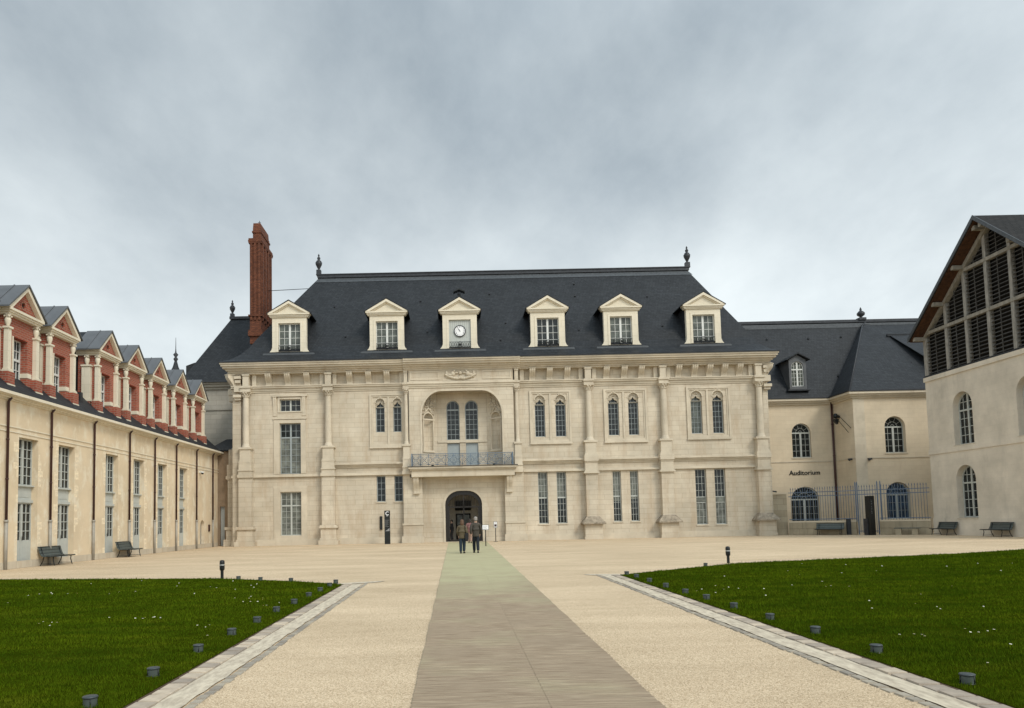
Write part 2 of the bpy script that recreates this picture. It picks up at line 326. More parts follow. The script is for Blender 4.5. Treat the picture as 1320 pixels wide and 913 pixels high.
# ------------------------------------------------------------------ mesh helpers
class MB:
    def __init__(s, T=None):
        s.v = []; s.f = []; s.T = T; s.mi = []; s.cur = 0; s.sm = []; s.smooth = False
    def add(s, vs, fs):
        o = len(s.v)
        if s.T is not None: vs = [tuple(s.T @ Vector(v)) for v in vs]
        s.v += [tuple(v) for v in vs]; s.f += [tuple(i + o for i in f) for f in fs]
        s.mi += [s.cur] * len(fs); s.sm += [s.smooth] * len(fs)
        return s
    def box(s, x0, x1, y0, y1, z0, z1):
        return s.add([(x0, y0, z0), (x1, y0, z0), (x1, y1, z0), (x0, y1, z0), (x0, y0, z1), (x1, y0, z1), (x1, y1, z1), (x0, y1, z1)],
                     [(0, 3, 2, 1), (4, 5, 6, 7), (0, 1, 5, 4), (1, 2, 6, 5), (2, 3, 7, 6), (3, 0, 4, 7)])
    def boxes(s, L):
        for b in L: s.box(*b)
        return s
    def prism(s, poly, a0, a1, axis='y'):
        """poly is a list of (u,w); axis y: u=x,w=z; axis x: u=y,w=z; axis z: u=x,w=y"""
        n = len(poly)
        def P(u, w, a): return (u, a, w) if axis == 'y' else ((a, u, w) if axis == 'x' else (u, w, a))
        vs = [P(u, w, a0) for u, w in poly] + [P(u, w, a1) for u, w in poly]
        tr = tessellate_polygon([[Vector((u, w, 0)) for u, w in poly]])
        fs = [tuple(t) for t in tr] + [tuple(i + n for i in reversed(t)) for t in tr]
        fs += [(i, (i + 1) % n, (i + 1) % n + n, i + n) for i in range(n)]
        return s.add(vs, fs)
    def ring(s, outer, inner, y0, y1):
        n = len(outer)
        vs = [(x, y0, z) for x, z in outer] + [(x, y0, z) for x, z in inner] + [(x, y1, z) for x, z in outer] + [(x, y1, z) for x, z in inner]
        fs = []
        for i in range(n):
            j = (i + 1) % n
            fs += [(i, j, n + j, n + i), (n + i, n + j, 3 * n + j, 3 * n + i), (j, i, 2 * n + i, 2 * n + j), (2 * n + j, 2 * n + i, 3 * n + i, 3 * n + j)]
        return s.add(vs, fs)
    def plate(s, outer, holes, y0, depth):
        """wall face with openings and their reveals"""
        polys = [outer] + holes
        pts = [p for q in polys for p in q]
        tr = tessellate_polygon([[Vector((u, w, 0)) for u, w in q] for q in polys])
        s.add([(u, y0, w) for u, w in pts], [tuple(t) for t in tr])
        for q in holes:
            n = len(q)
            s.add([(u, y0, w) for u, w in q] + [(u, y0 + depth, w) for u, w in q], [(i, (i + 1) % n, (i + 1) % n + n, i + n) for i in range(n)])
        return s
    def lathe(s, prof, cx, cy, n=12, z0=0):
        old = s.smooth; s.smooth = True
        vs = []; fs = []
        for r, z in prof:
            for k in range(n):
                a = 2 * PI * k / n; vs.append((cx + r * math.cos(a), cy + r * math.sin(a), z0 + z))
        for i in range(len(prof) - 1):
            for k in range(n):
                j = (k + 1) % n; fs.append((i * n + k, i * n + j, (i + 1) * n + j, (i + 1) * n + k))
        s.add(vs, fs)
        s.smooth = old
        s.add([(cx + prof[-1][0] * math.cos(2 * PI * k / n), cy + prof[-1][0] * math.sin(2 * PI * k / n), z0 + prof[-1][1]) for k in range(n)], [tuple(range(n))])
        return s
    def tube(s, pts, r, n=6, closed=False, r1=None):
        old = s.smooth; s.smooth = True
        P = [Vector(p) for p in pts]; m = len(P); vs = []; fs = []
        for i, p in enumerate(P):
            a = P[(i - 1) % m] if (closed or i > 0) else p
            b = P[(i + 1) % m] if (closed or i < m - 1) else p
            d = (b - a).normalized()
            up = Vector((0, 0, 1)) if abs(d.z) < 0.9 else Vector((0, 1, 0))
            u = d.cross(up).normalized(); w = u.cross(d)
            rr = r if r1 is None else r + (r1 - r) * i / (m - 1)
            for k in range(n):
                t = 2 * PI * k / n; q = p + u * (rr * math.cos(t)) + w * (rr * math.sin(t)); vs.append(tuple(q))
        for i in range(m if closed else m - 1):
            i2 = (i + 1) % m
            for k in range(n):
                j = (k + 1) % n; fs.append((i * n + k, i * n + j, i2 * n + j, i2 * n + k))
        if not closed: fs += [tuple(range(n))[::-1], tuple((m - 1) * n + k for k in range(n))]
        s.add(vs, fs); s.smooth = old
        return s
    def blob(s, c, r, n=7, m=4):
        old = s.smooth; s.smooth = True
        rx, ry, rz = (r, r, r) if not isinstance(r, tuple) else r
        vs = [(c[0], c[1], c[2] - rz)]; fs = []
        for i in range(1, m):
            t = -PI / 2 + PI * i / m
            for k in range(n):
                a = 2 * PI * k / n; vs.append((c[0] + rx * math.cos(t) * math.cos(a), c[1] + ry * math.cos(t) * math.sin(a), c[2] + rz * math.sin(t)))
        vs.append((c[0], c[1], c[2] + rz)); e = len(vs) - 1
        for k in range(n):
            j = (k + 1) % n; fs.append((0, 1 + j, 1 + k)); fs.append((e, 1 + (m - 2) * n + k, 1 + (m - 2) * n + j))
            for i in range(m - 2):
                fs.append((1 + i * n + k, 1 + i * n + j, 1 + (i + 1) * n + j, 1 + (i + 1) * n + k))
        s.add(vs, fs); s.smooth = old
        return s
    def mesh(s, name, mats, fix=True):
        me = bpy.data.meshes.new(name); me.from_pydata(s.v, [], s.f)
        if fix:
            bm = bmesh.new(); bm.from_mesh(me); bmesh.ops.recalc_face_normals(bm, faces=bm.faces); bm.to_mesh(me); bm.free()
        if not isinstance(mats, (list, tuple)): mats = [mats]
        for m in mats: me.materials.append(m)
        if len(mats) > 1 : me.polygons.foreach_set('material_index', s.mi)
        if any(s.sm): me.polygons.foreach_set('use_smooth', s.sm)
        me.update(); return me
    def build(s, name, mats, parent=None, fix=True):
        return link(name, s.mesh(name, mats, fix), parent)

def split_parts(m, name, mats, parent=None, tol=.012):
    """one object per free-standing piece of the builder"""
    n = len(m.v); up_ = list(range(n))
    def find(a):
        while up_[a] != a: up_[a] = up_[up_[a]]; a = up_[a]
        return a
    for f in m.f:
        for q in f[1:]: up_[find(q)] = find(f[0])
    isl = {}
    for i, f in enumerate(m.f): isl.setdefault(find(f[0]), []).append(i)
    L = []
    for fs in isl.values():
        pts = np.array([m.v[q] for i in fs for q in m.f[i]]); L.append([fs, pts.min(0), pts.max(0)])
    ch_ = True
    while ch_:
        ch_ = False
        for a in range(len(L)):
            for b in range(a + 1, len(L)):
                if np.all(L[a][1] - tol <= L[b][2]) and np.all(L[b][1] - tol <= L[a][2]):
                    L[a] = [L[a][0] + L[b][0], np.minimum(L[a][1], L[b][1]), np.maximum(L[a][2], L[b][2])]; L.pop(b); ch_ = True; break
            if ch_: break
    out = []
    for fs, _, _ in L:
        q = MB(); used = sorted({v for i in fs for v in m.f[i]}); mp_ = {v: k for k, v in enumerate(used)}
        q.v = [m.v[v] for v in used]; q.f = [tuple(mp_[v] for v in m.f[i]) for i in fs]; q.mi = [m.mi[i] for i in fs]; q.sm = [m.sm[i] for i in fs]
        out.append(q.build(name, mats, parent))
    return out

def link(name, me, parent=None, loc=None, rz=0, label=None):
    o = bpy.data.objects.new(name, me); col.objects.link(o); o.parent = parent
    if loc is not None: o.location = loc
    if rz: o.rotation_euler = (0, 0, rz)
    if label: o['label'] = label
    return o
def tag(o, label, cat, group=None, kind=None):
    if label: o['label'] = label
    if cat: o['category'] = cat
    if group: o['group'] = group
    if kind: o['kind'] = kind
    return o
def thing(name, label, cat, loc=(0, 0, 0), rz=0, group=None):
    o = bpy.data.objects.new(name, None); col.objects.link(o); o.location = loc; o.rotation_euler = (0, 0, rz); o.empty_display_size = 0.3
    return tag(o, label, cat, group)
def dup(o, parent=None, loc=None, rz=None, label=None):
    kids = list(o.children)
    c = o.copy(); col.objects.link(c); c.parent = parent if parent is not None else (o.parent if parent is None and loc is None else None)
    if loc is not None: c.location = loc
    if rz is not None: c.rotation_euler = (0, 0, rz)
    if label: c['label'] = label
    for k in kids: dup_child(k, c)
    return c
def dup_child(o, p):
    kids = list(o.children)
    c = o.copy(); col.objects.link(c); c.parent = p
    for k in kids: dup_child(k, c)

def arch(xc, w, z0, h, rise=None, n=12):
    """opening outline: straight jambs, then a half ellipse of the given rise"""
    if rise is None: rise = w / 2
    p = [(xc + w / 2, z0), (xc + w / 2, z0 + h - rise)] if rise < h else [(xc + w / 2, z0)]
    for k in range(1, n):
        a = PI * k / n; p.append((xc + w / 2 * math.cos(a), z0 + h - rise + rise * math.sin(a)))
    p += [(xc - w / 2, z0 + h - rise), (xc - w / 2, z0)]
    return p
def rect(x0, x1, z0, z1): return [(x1, z0), (x1, z1), (x0, z1), (x0, z0)]
def boxarch(x0, x1, z0, z1, rx, rz, n=7):
    """flat-topped arch with rounded shoulders"""
    p = [(x1, z0), (x1, z1 - rz)]
    for k in range(1, n + 1):
        a = PI / 2 * k / n; p.append((x1 - rx + rx * math.cos(a), z1 - rz + rz * math.sin(a)))
    for k in range(0, n):
        a = PI / 2 + PI / 2 * k / n; p.append((x0 + rx + rx * math.cos(a), z1 - rz + rz * math.sin(a)))
    p += [(x0, z1 - rz), (x0, z0)]
    return p

_wc = {}
def window_meshes(w, h, cols, rows, arched, mull, trans, jm, gm, ft=0.055, bt=0.022, solid=None, fan=False, rise=None):
    """frame, glazing bars and glass in wall coordinates: x across, y into the wall, z up, origin bottom centre"""
    key = (round(w, 3), round(h, 3), cols, str(rows), arched, mull, tuple(trans), jm.name, gm.name, ft, bt, str(solid), fan, rise)
    if key in _wc: return _wc[key]
    if arched: o = arch(0, w, 0, h, rise); i = arch(0, w - 2 * ft, ft, h - 2 * ft, (rise or w / 2) - ft)
    else: o = rect(-w / 2, w / 2, 0, h); i = rect(-w / 2 + ft, w / 2 - ft, ft, h - ft)
    f = MB(); f.ring(o, i, 0, 0.07)
    top = h - ft
    rr = (rise or w / 2)
    spring = h - rr if arched else top
    if mull: f.box(-0.05 * mull, 0.05 * mull, -0.012, 0.06, ft, spring if (arched and fan) else top - 0.01)
    for t in trans: f.box(-w / 2 + ft, w / 2 - ft, -0.016, 0.064, t - 0.05, t + 0.05)
    if solid:
        for (a, b_) in solid:
            f.box(-w / 2 + ft - .005, w / 2 - ft + .005, 0.02, 0.055, a, b_)
            f.box(-w / 2 + ft + .08, -0.07, 0.008, 0.05, a + .08, b_ - .08); f.box(.07, w / 2 - ft - .08, 0.008, 0.05, a + .08, b_ - .08)
    b = MB()
    zt = spring if (arched and fan) else top
    def topz(x):
        if not arched: return h - ft
        q = max(0.0, 1 - (x / (w / 2)) ** 2); return h - rr + (rr - ft) * math.sqrt(q)
    lo = ft
    if solid: lo = max([b2 for a2, b2 in solid if a2 < 0.3] + [ft])
    for k in range(1, cols):
        x = -w / 2 + w * k / cols
        if mull and abs(x) < 0.02: continue
        b.box(x - bt / 2, x + bt / 2, 0.012, 0.045, lo, zt if fan else topz(x) - 0.005)
    zs = sorted([lo] + list(trans) + [zt])
    if isinstance(rows, int): rows_l = [rows] + [0] * 10 if len(zs) == 2 else None
    if isinstance(rows, int) and len(zs) > 2:
        tot = zs[-1] - zs[0]; rows_l = [max(1, round(rows * (zs[q + 1] - zs[q]) / tot)) for q in range(len(zs) - 1)]
    if not isinstance(rows, int): rows_l = list(rows)
    for q in range(len(zs) - 1):
        for k in range(1, rows_l[q]):
            z = zs[q] + (zs[q + 1] - zs[q]) * k / rows_l[q]
            hw = w / 2 - ft
            if arched and z > h - rr: hw = (w / 2 - ft) * math.sqrt(max(0, 1 - ((z - h + rr) / rr) ** 2))
            if solid and any(a < z < b2 for a, b2 in solid): continue
            b.box(-hw, hw, 0.014, 0.043, z - bt / 2, z + bt / 2)
    if arched and fan:
        R1 = w / 2 - ft
        for a in (36, 72, 108, 144):
            c, s_ = math.cos(R(a)), math.sin(R(a))
            b.tube([(c * R1 * .42, .028, spring + s_ * rr * .42), (c * R1, .028, spring + s_ * rr * .92)], bt * .6, 4)
        b.tube([(R1 * .5 * math.cos(PI * k / 10), .028, spring + .02 + rr * .5 * math.sin(PI * k / 10)) for k in range(11)], bt * .6, 4)
        b.tube([(R1 * .2 * math.cos(PI * k / 6), .028, spring + .03 + rr * .2 * math.sin(PI * k / 6)) for k in range(7)], bt * .6, 4)
    g = MB()
    n = len(i); tr = tessellate_polygon([[Vector((x, z, 0)) for x, z in i]])
    g.add([(x, 0.05, z) for x, z in i] + [(x, 0.056, z) for x, z in i], [tuple(t) for t in tr] + [tuple(q + n for q in t) for t in tr])
    if not b.v: b.box(-.01, .01, .012, .04, ft, top)
    r = (f.mesh('window', jm), b.mesh('glazing_bar', jm), g.mesh('glass', gm))
    _wc[key] = r
    return r
def window(parent, xc, z0, y, *a, name='window', label=None, **k):
    f, b, g = window_meshes(*a, **k)
    o = link(name, f, parent, (xc, y, z0), label=label)
    link('glazing_bars', b, o); link('glass', g, o)
    return o

# ------------------------------------------------------------------ ground, lawns, kerbs, mat
g = MB(); g.add([(-900, -300, 0), (900, -300, 0), (900, 1500, 0), (-900, 1500, 0)], [(0, 1, 2, 3)])
tag(g.build('ground', M_GROUND), 'pale sandy gravel forecourt spreading to the foot of every building', None, kind='structure')

lawnL = [(-2.98, 3), (-2.98, 19.1), (-4.6, 20.5), (-7.2, 22.1), (-10.5, 22.8), (-15.6, 23.9), (-15.6, 3)]
lawnR = [(4.42, 3), (27.5, 3), (27.5, 29.9), (22, 28.7), (18, 26.8), (13.5, 25.4), (9.1, 24.1), (6.6, 22.1), (4.42, 20.3)]
for P, lb in ((lawnL, 'dark green lawn left of the mat, dotted with daisies'), (lawnR, 'dark green lawn right of the mat, with clusters of daisies')):
    s = MB(); s.prism(P, 0.0, 0.018, 'z'); o = s.build('lawn', M_LAWN); tag(o, lb, None, kind='structure')
# soil line
so = MB(); so.box(-2.985, -2.93, 3, 19.15, 0, 0.012); tag(so.build('soil_edging', M_SOIL), None, None, kind='structure')
so = MB(); so.box(4.365, 4.425, 3, 20.3, 0, 0.012); tag(so.build('soil_edging', M_SOIL), None, None, kind='structure')

def kerb(x_soil, sgn, y1, label):
    t = thing('kerb', label, 'kerb', (x_soil, 4.0, 0))
    t['kind'] = 'structure'
    del t['category']
    protos = []
    for k in range(5):
        m = MB(); L0 = 0.19 + 0.02 * k; w = 0.2
        zs = [0.026 + random.uniform(-.004, .005) for _ in range(4)]
        j = [random.uniform(-.008, .008) for _ in range(8)]
        m.add([(0 + j[0], 0, -.02), (w + j[1], 0 + j[2], -.02), (w + j[3], L0, -.02), (j[4], L0 + j[5], -.02),
               (0.008 + j[0], 0.007, zs[0]), (w - .008 + j[1], .007 + j[2], zs[1]), (w - .008 + j[3], L0 - .007, zs[2]), (.008 + j[4], L0 - .007 + j[5], zs[3])],
              [(0, 3, 2, 1), (4, 5, 6, 7), (0, 1, 5, 4), (1, 2, 6, 5), (2, 3, 7, 6), (3, 0, 4, 7)])
        protos.append((m.mesh('kerb_stone', M_KERB), L0))
    y = 0.0
    while y + 4.0 < y1:
        me, L0 = random.choice(protos)
        o = link('kerb_stone', me, t, (0.0 if sgn > 0 else -0.2, y, random.uniform(-.004, .004)))
        y += L0 + 0.022
    bd = MB(); bd.box(0 if sgn > 0 else -.21, .21 if sgn > 0 else 0, 0, y1 - 4.0, 0, .006); bd.build('mortar_bed', M_SOIL, t)
    # pale rolled strip
    s = MB(); a, b_ = (0.205, 0.47) if sgn > 0 else (-0.47, -0.205)
    n = 90
    vs = []; fs = []
    for i in range(n + 1):
        yy = (y1 - 4.0) * i / n; wob = 0.008 * math.sin(i * 1.7) + 0.006 * math.sin(i * 0.61)
        inner, outer_ = (a, b_ + wob) if sgn > 0 else (b_, a + wob)
        for q, xx in enumerate((inner, (inner + outer_) / 2, outer_)):
            vs.append((xx, yy, 0.014 + random.uniform(-.003, .004)))
    for i in range(n):
        for q in range(2): fs.append((i * 3 + q, i * 3 + q + 1, i * 3 + q + 4, i * 3 + q + 3))
    s.add(vs, fs); s.build('mortar_strip', M_STRIP, t)
    protos = []
    for k in range(4):
        m = MB(); L0 = 0.13 + .02 * k; w = 0.105
        j = [random.uniform(-.01, .01) for _ in range(6)]
        m.add([(0, 0, -.02), (w, 0, -.02), (w, L0, -.02), (0, L0, -.02), (j[0] + .01, .008, .014), (w - .01 + j[1], .008 + abs(j[2]), .010), (w - .01 + j[3], L0 - .008, .013), (.01 + j[4], L0 - .008, .011)],
              [(0, 3, 2, 1), (4, 5, 6, 7), (0, 1, 5, 4), (1, 2, 6, 5), (2, 3, 7, 6), (3, 0, 4, 7)])
        protos.append((m.mesh('sett', M_SETT), L0))
    y = 0.0
    while y + 4.0 < y1 + .3:
        me, L0 = random.choice(protos)
        link('sett', me, t, ((0.475 if sgn > 0 else -0.58) + random.uniform(-.012, .012), y, random.uniform(-.003, .003)))
        y += L0 + .02
    return t
kL = kerb(-2.93, 1, 19.1, 'kerb of grey stones and a pale strip along the left lawn')
kR = kerb(4.365, -1, 20.3, 'kerb of grey stones and a pale strip along the right lawn')
# rounded ends of the two strips
for kk, pts in ((kL, [(-.25, 15.1), (-.05, 15.35), (.25, 15.5), (.7, 15.7), (.95, 15.95)]), (kR, [(.2, 16.35), (0, 16.5), (-.3, 16.55), (-.6, 16.6), (-.85, 16.75)])):
    e = MB(); vs = []; fs = []
    for i, (x, y) in enumerate(pts):
        w = 0.2 if i < 4 else 0.06
        vs += [(x, y - w, .012), (x, y + w, .014)]
    fs = [(2 * i, 2 * i + 2, 2 * i + 3, 2 * i + 1) for i in range(len(pts) - 1)]
    e.add(vs, fs); e.build('end_strip', M_STRIP, kk)

rng = np.random.default_rng(5)
def fast_mesh(name, co, faces_n, idx, mat, kind_label, extra=None):
    me = bpy.data.meshes.new(name)
    nf = len(idx) // faces_n
    me.vertices.add(len(co)); me.vertices.foreach_set('co', co.astype(np.float32).ravel())
    me.loops.add(len(idx)); me.loops.foreach_set('vertex_index', idx.astype(np.int32))
    me.polygons.add(nf); me.polygons.foreach_set('loop_start', np.arange(0, len(idx), faces_n, dtype=np.int32))
    me.polygons.foreach_set('loop_total', np.full(nf, faces_n, dtype=np.int32)) if hasattr(me.polygons[0], 'loop_total') and False else None
    me.update(calc_edges=True); me.validate()
    me.materials.append(mat)
    return me

def inside(P, x, y):
    r = np.zeros(len(x), bool); n = len(P); j = n - 1
    for i in range(n):
        xi, yi = P[i]; xj, yj = P[j]
        c = ((yi > y) != (yj > y)) & (x < (xj - xi) * (y - yi) / (yj - yi + 1e-12) + xi)
        r ^= c; j = i
    return r

# walkway mat: two woven strips with a seam, rippled across
def path_x(y):  # left, seam, right edge
    t = (y - 6.3) / 42.0
    l = -0.43 - 0.2 * t; r = 1.69 + 0.36 * t
    return l, l + (r - l) * 0.56, r
def mat_piece(y0, y1, step, side, mat, parent):
    nx = 16
    ys = np.concatenate([np.arange(3.0, 16.0, .028), np.arange(16.0, 53.4, .075)]); n = len(ys) - 1
    ph = rng.uniform(0, 6.28, 8)
    vs = np.zeros(((n + 1) * (nx + 1), 3))
    q = 0
    for i, y in enumerate(ys):
        l, m, r = path_x(y); a, b_ = (l, m - .0012) if side == 0 else (m + .0012, r)
        wob = 0.005 * math.sin(y * 2.1 + side * 2) + 0.003 * math.sin(y * 5.3)
        if side == 0: a += wob
        else: b_ += wob
        xs = a + (b_ - a) * np.arange(nx + 1) / nx
        z = 0.019 + 0.0055 * np.sin(y * 38 + 1.3 * np.sin(xs * 3.1 + ph[0]) + ph[1] + 2.5 * math.sin(y * 1.7)) * (0.5 + 0.5 * np.sin(xs * 2.3 + y * 3.7 + ph[2])) \
            + 0.004 * np.sin(y * 61 + 2 * np.sin(xs * 2.2 + y + ph[3])) * (0.5 + 0.5 * np.sin(xs * 4.1 - y * 2.9 + ph[4]))
        vs[i * (nx + 1):(i + 1) * (nx + 1), 0] = xs; vs[i * (nx + 1):(i + 1) * (nx + 1), 1] = y
        vs[i * (nx + 1):(i + 1) * (nx + 1), 2] = z
    fs = [(i * (nx + 1) + k, i * (nx + 1) + k + 1, (i + 1) * (nx + 1) + k + 1, (i + 1) * (nx + 1) + k) for i in range(n) for k in range(nx)]
    me = bpy.data.meshes.new('woven_strip'); me.from_pydata([tuple(v) for v in vs], [], fs); me.materials.append(mat)
    me.polygons.foreach_set('use_smooth', [True] * len(fs)); me.update()
    link('woven_strip', me, parent)
mb = thing('walkway_mat', 'long rippled mat of two woven strips, brown grey turning green, leading to the arched doorway', 'mat')
for sd in (0, 1): mat_piece(3.0, 53.4, 0.03, sd, M_MAT, mb)

# grass blades
def grass(P, n_try, label):
    y = 5.2 * (30 / 5.2) ** rng.uniform(0, 1, n_try) if True else None
    frac = rng.uniform(0, 1, n_try)
    x0 = np.where(y > 0, -0.68 * y - .5, 0); x1 = 0.84 * y + .6
    x = x0 + (x1 - x0) * frac
    k = inside(P, x, y); x = x[k]; y = y[k]; n = len(x)
    sc_ = y / 6.0
    patch = 0.85 + 0.25 * np.sin(x * 1.9 + 1.3 * np.sin(y * 1.1)) * np.sin(y * 1.6 + x * .7) + 0.2 * np.sin(x * 7.3 + 2 * np.sin(y * 3.9)) * np.sin(y * 6.1 + x * 2.7)
    h = rng.uniform(.018, .042, n) * patch * np.clip(sc_ ** .25, 1, 1.5)
    tall = rng.uniform(0, 1, n) < .0015; h[tall] *= 2.2
    w = rng.uniform(.0022, .004, n) * sc_ ** .9
    a = rng.uniform(0, PI, n); lx = rng.normal(0, .35, n) * h; ly = rng.normal(0, .35, n) * h
    co = np.zeros((n, 3, 3))
    co[:, 0] = np.stack([x - w * np.cos(a), y - w * np.sin(a), np.full(n, .014)], 1)
    co[:, 1] = np.stack([x + w * np.cos(a), y + w * np.sin(a), np.full(n, .014)], 1)
    co[:, 2] = np.stack([x + lx, y + ly, .016 + h], 1)
    me = fast_mesh('grass', co.reshape(-1, 3), 3, np.arange(3 * n), M_GRASS, '')
    o = link('grass', me); tag(o, label, 'grass', kind='stuff')
def grass_mat():
    m, N, L, b = nt('grass_blades'); b.inputs['Roughness'].default_value = 0.8; b.inputs['Specular IOR Level'].default_value = 0.0
    t = N.new('ShaderNodeTexCoord'); n = N.new('ShaderNodeTexNoise'); n.inputs['Scale'].default_value = 1.3; n.inputs['Detail'].default_value = 10; n.inputs['Roughness'].default_value = .78
    mp = N.new('ShaderNodeMapping'); mp.inputs['Scale'].default_value = (.7, 1.5, 1); L.new(t.outputs['Object'], mp.inputs[0]); L.new(mp.outputs[0], n.inputs['Vector'])
    r = N.new('ShaderNodeValToRGB'); e = r.color_ramp.elements
    e[0].position = .3; e[0].color = (0.026, 0.055, 0.002, 1); e[1].position = .72; e[1].color = (0.115, 0.135, 0.007, 1)
    q = e.new(.52); q.color = (0.055, 0.088, 0.003, 1)
    L.new(n.outputs[0], r.inputs[0])
    n2 = N.new('ShaderNodeTexNoise'); n2.inputs['Scale'].default_value = .35; n2.inputs['Detail'].default_value = 4; n2.inputs['Roughness'].default_value = .6
    mp2 = N.new('ShaderNodeMapping'); mp2.inputs['Scale'].default_value = (.8, 2.2, 1); L.new(t.outputs['Object'], mp2.inputs[0]); L.new(mp2.outputs[0], n2.inputs['Vector'])
    r2 = N.new('ShaderNodeValToRGB'); r2.color_ramp.elements[0].position = .36; r2.color_ramp.elements[1].position = .64
    r2.color_ramp.elements[0].color = (.82, .90, 1.2, 1); r2.color_ramp.elements[1].color = (1.4, 1.32, 1.5, 1); L.new(n2.outputs[0], r2.inputs[0])
    x = N.new('ShaderNodeMixRGB'); x.blend_type = 'MULTIPLY'; x.inputs[0].default_value = 1; L.new(r.outputs[0], x.inputs[1]); L.new(r2.outputs[0], x.inputs[2])
    L.new(x.outputs[0], b.inputs['Base Color'])
    return m
M_GRASS = grass_mat()
grass(lawnL, 520000, 'short green grass blades covering the left lawn')
grass(lawnR, 640000, 'short green grass blades covering the right lawn')

M_PETAL = plain('daisy_petals', (0.75, 0.75, 0.68), 0.7, var=.05)
M_YOLK = plain('daisy_centre', (0.6, 0.42, 0.04), 0.7, var=.1)
def daisies(spots, label):
    d = MB()
    for (cx, cy, n, sx, sy) in spots:
        for _ in range(n):
            x = random.gauss(cx, sx); y = random.gauss(cy, sy); z = random.uniform(.045, .075); r = random.uniform(.008, .0125) * (1 + .03 * y)
            d.cur = 0
            pts = [(x, y, z)]
            tl = random.uniform(-.5, .1)
            for k in range(10):
                a = 2 * PI * k / 10; rr = r if k % 2 else r * .8
                pts.append((x + rr * math.cos(a), y + rr * math.sin(a), z + rr * math.sin(a) * -tl + .002))
            d.add(pts, [(0, 1 + k, 1 + (k + 1) % 10) for k in range(10)])
            d.cur = 1; d.blob((x, y, z + .002), (r * .35, r * .35, .004), 5, 3)
            d.cur = 2; d.tube([(x, y, .015), (x, y, z)], .0012, 3)
    o = d.build('daisies', [M_PETAL, M_YOLK, M_LAWN], fix=False); tag(o, label, 'daisies', kind='stuff')
daisies([(7.2, 8.5, 14, .35, .12), (6.9, 9.6, 8, .45, .2), (6.6, 7.6, 10, .3, .1), (8.6, 9.2, 8, .5, .2), (5.6, 9.3, 4, .2, .1), (5.2, 7.3, 1, .1, .1), (8, 16, 5, .6, .4), (5.6, 15.5, 9, .4, .5),
         (10, 15, 4, .8, .5), (14, 20, 6, 2.5, 2), (7, 12.5, 6, 1.2, 1), (12, 11, 7, 1.8, 1), (9, 20, 8, 2, 1.5), (10.5, 9.5, 5, .5, .3), (16, 17, 6, 2, 2)], 'small white daisies scattered in clusters over the right lawn')
daisies([(-6.9, 12.2, 5, .2, .15), (-5.2, 12.6, 6, .35, .1), (-5.9, 12.9, 1, .1, .1), (-9.7, 17.4, 6, .25, .2), (-8.1, 18, 3, .6, .4), (-3.9, 11.5, 3, .12, .1), (-4.2, 15.5, 8, .35, .6), (-3.8, 14.8, 5, .2, .5),
         (-7, 18.4, 4, .8, .6), (-3.6, 10.4, 1, .1, .1), (-8.3, 8.4, 2, .1, .1), (-11, 20, 6, 2, 1), (-5.6, 18.5, 7, .8, 1), (-10, 15, 3, 1.5, 1)], 'small white daisies scattered in clusters over the left lawn')

# loose pebbles
def pebbles():
    n = 52000
    y = 4.6 * (15 / 4.6) ** rng.uniform(0, 1, n); x = -3 + 7.5 * rng.uniform(0, 1, n)
    l = -0.43 - 0.2 * (y - 6.3) / 42; r = 1.69 + 0.36 * (y - 6.3) / 42
    k = (((x > -2.34) & (x < l - .02)) | ((x > r + .02) & (x < 3.78))) ; x = x[k]; y = y[k]; n = len(x)
    s_ = rng.uniform(.003, .0075, n); a = rng.uniform(0, 6.28, n); e = rng.uniform(.6, 1.4, n)
    co = np.zeros((n, 5, 3))
    for q in range(4):
        t = a + q * PI / 2 + rng.uniform(-.3, .3, n)
        co[:, q] = np.stack([x + s_ * e * np.cos(t), y + s_ * np.sin(t), np.full(n, .0005)], 1)
    co[:, 4] = np.stack([x + rng.normal(0, .001, n), y, s_ * rng.uniform(.5, 1.0, n)], 1)
    base = np.arange(n)[:, None] * 5
    tri = np.array([0, 1, 4, 1, 2, 4, 2, 3, 4, 3, 0, 4])[None, :]
    me = fast_mesh('pebbles', co.reshape(-1, 3), 3, (base + tri).ravel(), M_GROUND, '')
    o = link('pebbles', me); tag(o, 'loose pale pebbles of the gravel on both sides of the mat', 'gravel', kind='stuff')
pebbles()

# ------------------------------------------------------------------ palace (central block)
FY = 54.5
pal = thing('palace', 'long cream limestone palace with slate roof, balcony and clock dormer behind the forecourt', 'palace', (0, FY, 0))
up = [  # upper paired windows: centre, width, z0, height, columns, rows
    (-5.575, .67, 8.2, 2.56, 2, 5), (-4.3, .62, 8.2, 2.56, 2, 5),
    (6.33, .76, 7.6, 3.15, 3, 6), (7.87, .78, 7.6, 3.15, 3, 6),
    (11.82, .80, 7.6, 3.2, 3, 6), (13.3, .76, 7.6, 3.2, 3, 6),
    (18.0, .84, 7.6, 3.24, 3, 6), (19.6, .82, 7.6, 3.24, 3, 6)]
lowp = [(-5.58, .66, 3.07, 1.9, 2, 4), (-4.28, .62, 3.07, 1.9, 2, 4),
        (6.4, .72, 1.2, 3.82, 3, 7), (7.78, .72, 1.2, 3.82, 3, 7),
        (11.88, .62, 1.25, 3.73, 3, 7), (13.17, .62, 1.25, 3.73, 3, 7),
        (18.1, .82, .9, 4.1, 3, 8), (19.52, .80, .9, 4.1, 3, 8)]
lft = [(-12.28, 1.55, 9.95, .9), (-12.28, 1.55, 5.27, 3.78), (-12.27, 1.52, .72, 3.2)]
holes = [arch(c, w, z, h, w / 2) for c, w, z, h, _, _ in up] + [rect(c - w / 2, c + w / 2, z, z + h) for c, w, z, h, _, _ in lowp] + [rect(c - w / 2, c + w / 2, z, z + h) for c, w, z, h in lft]
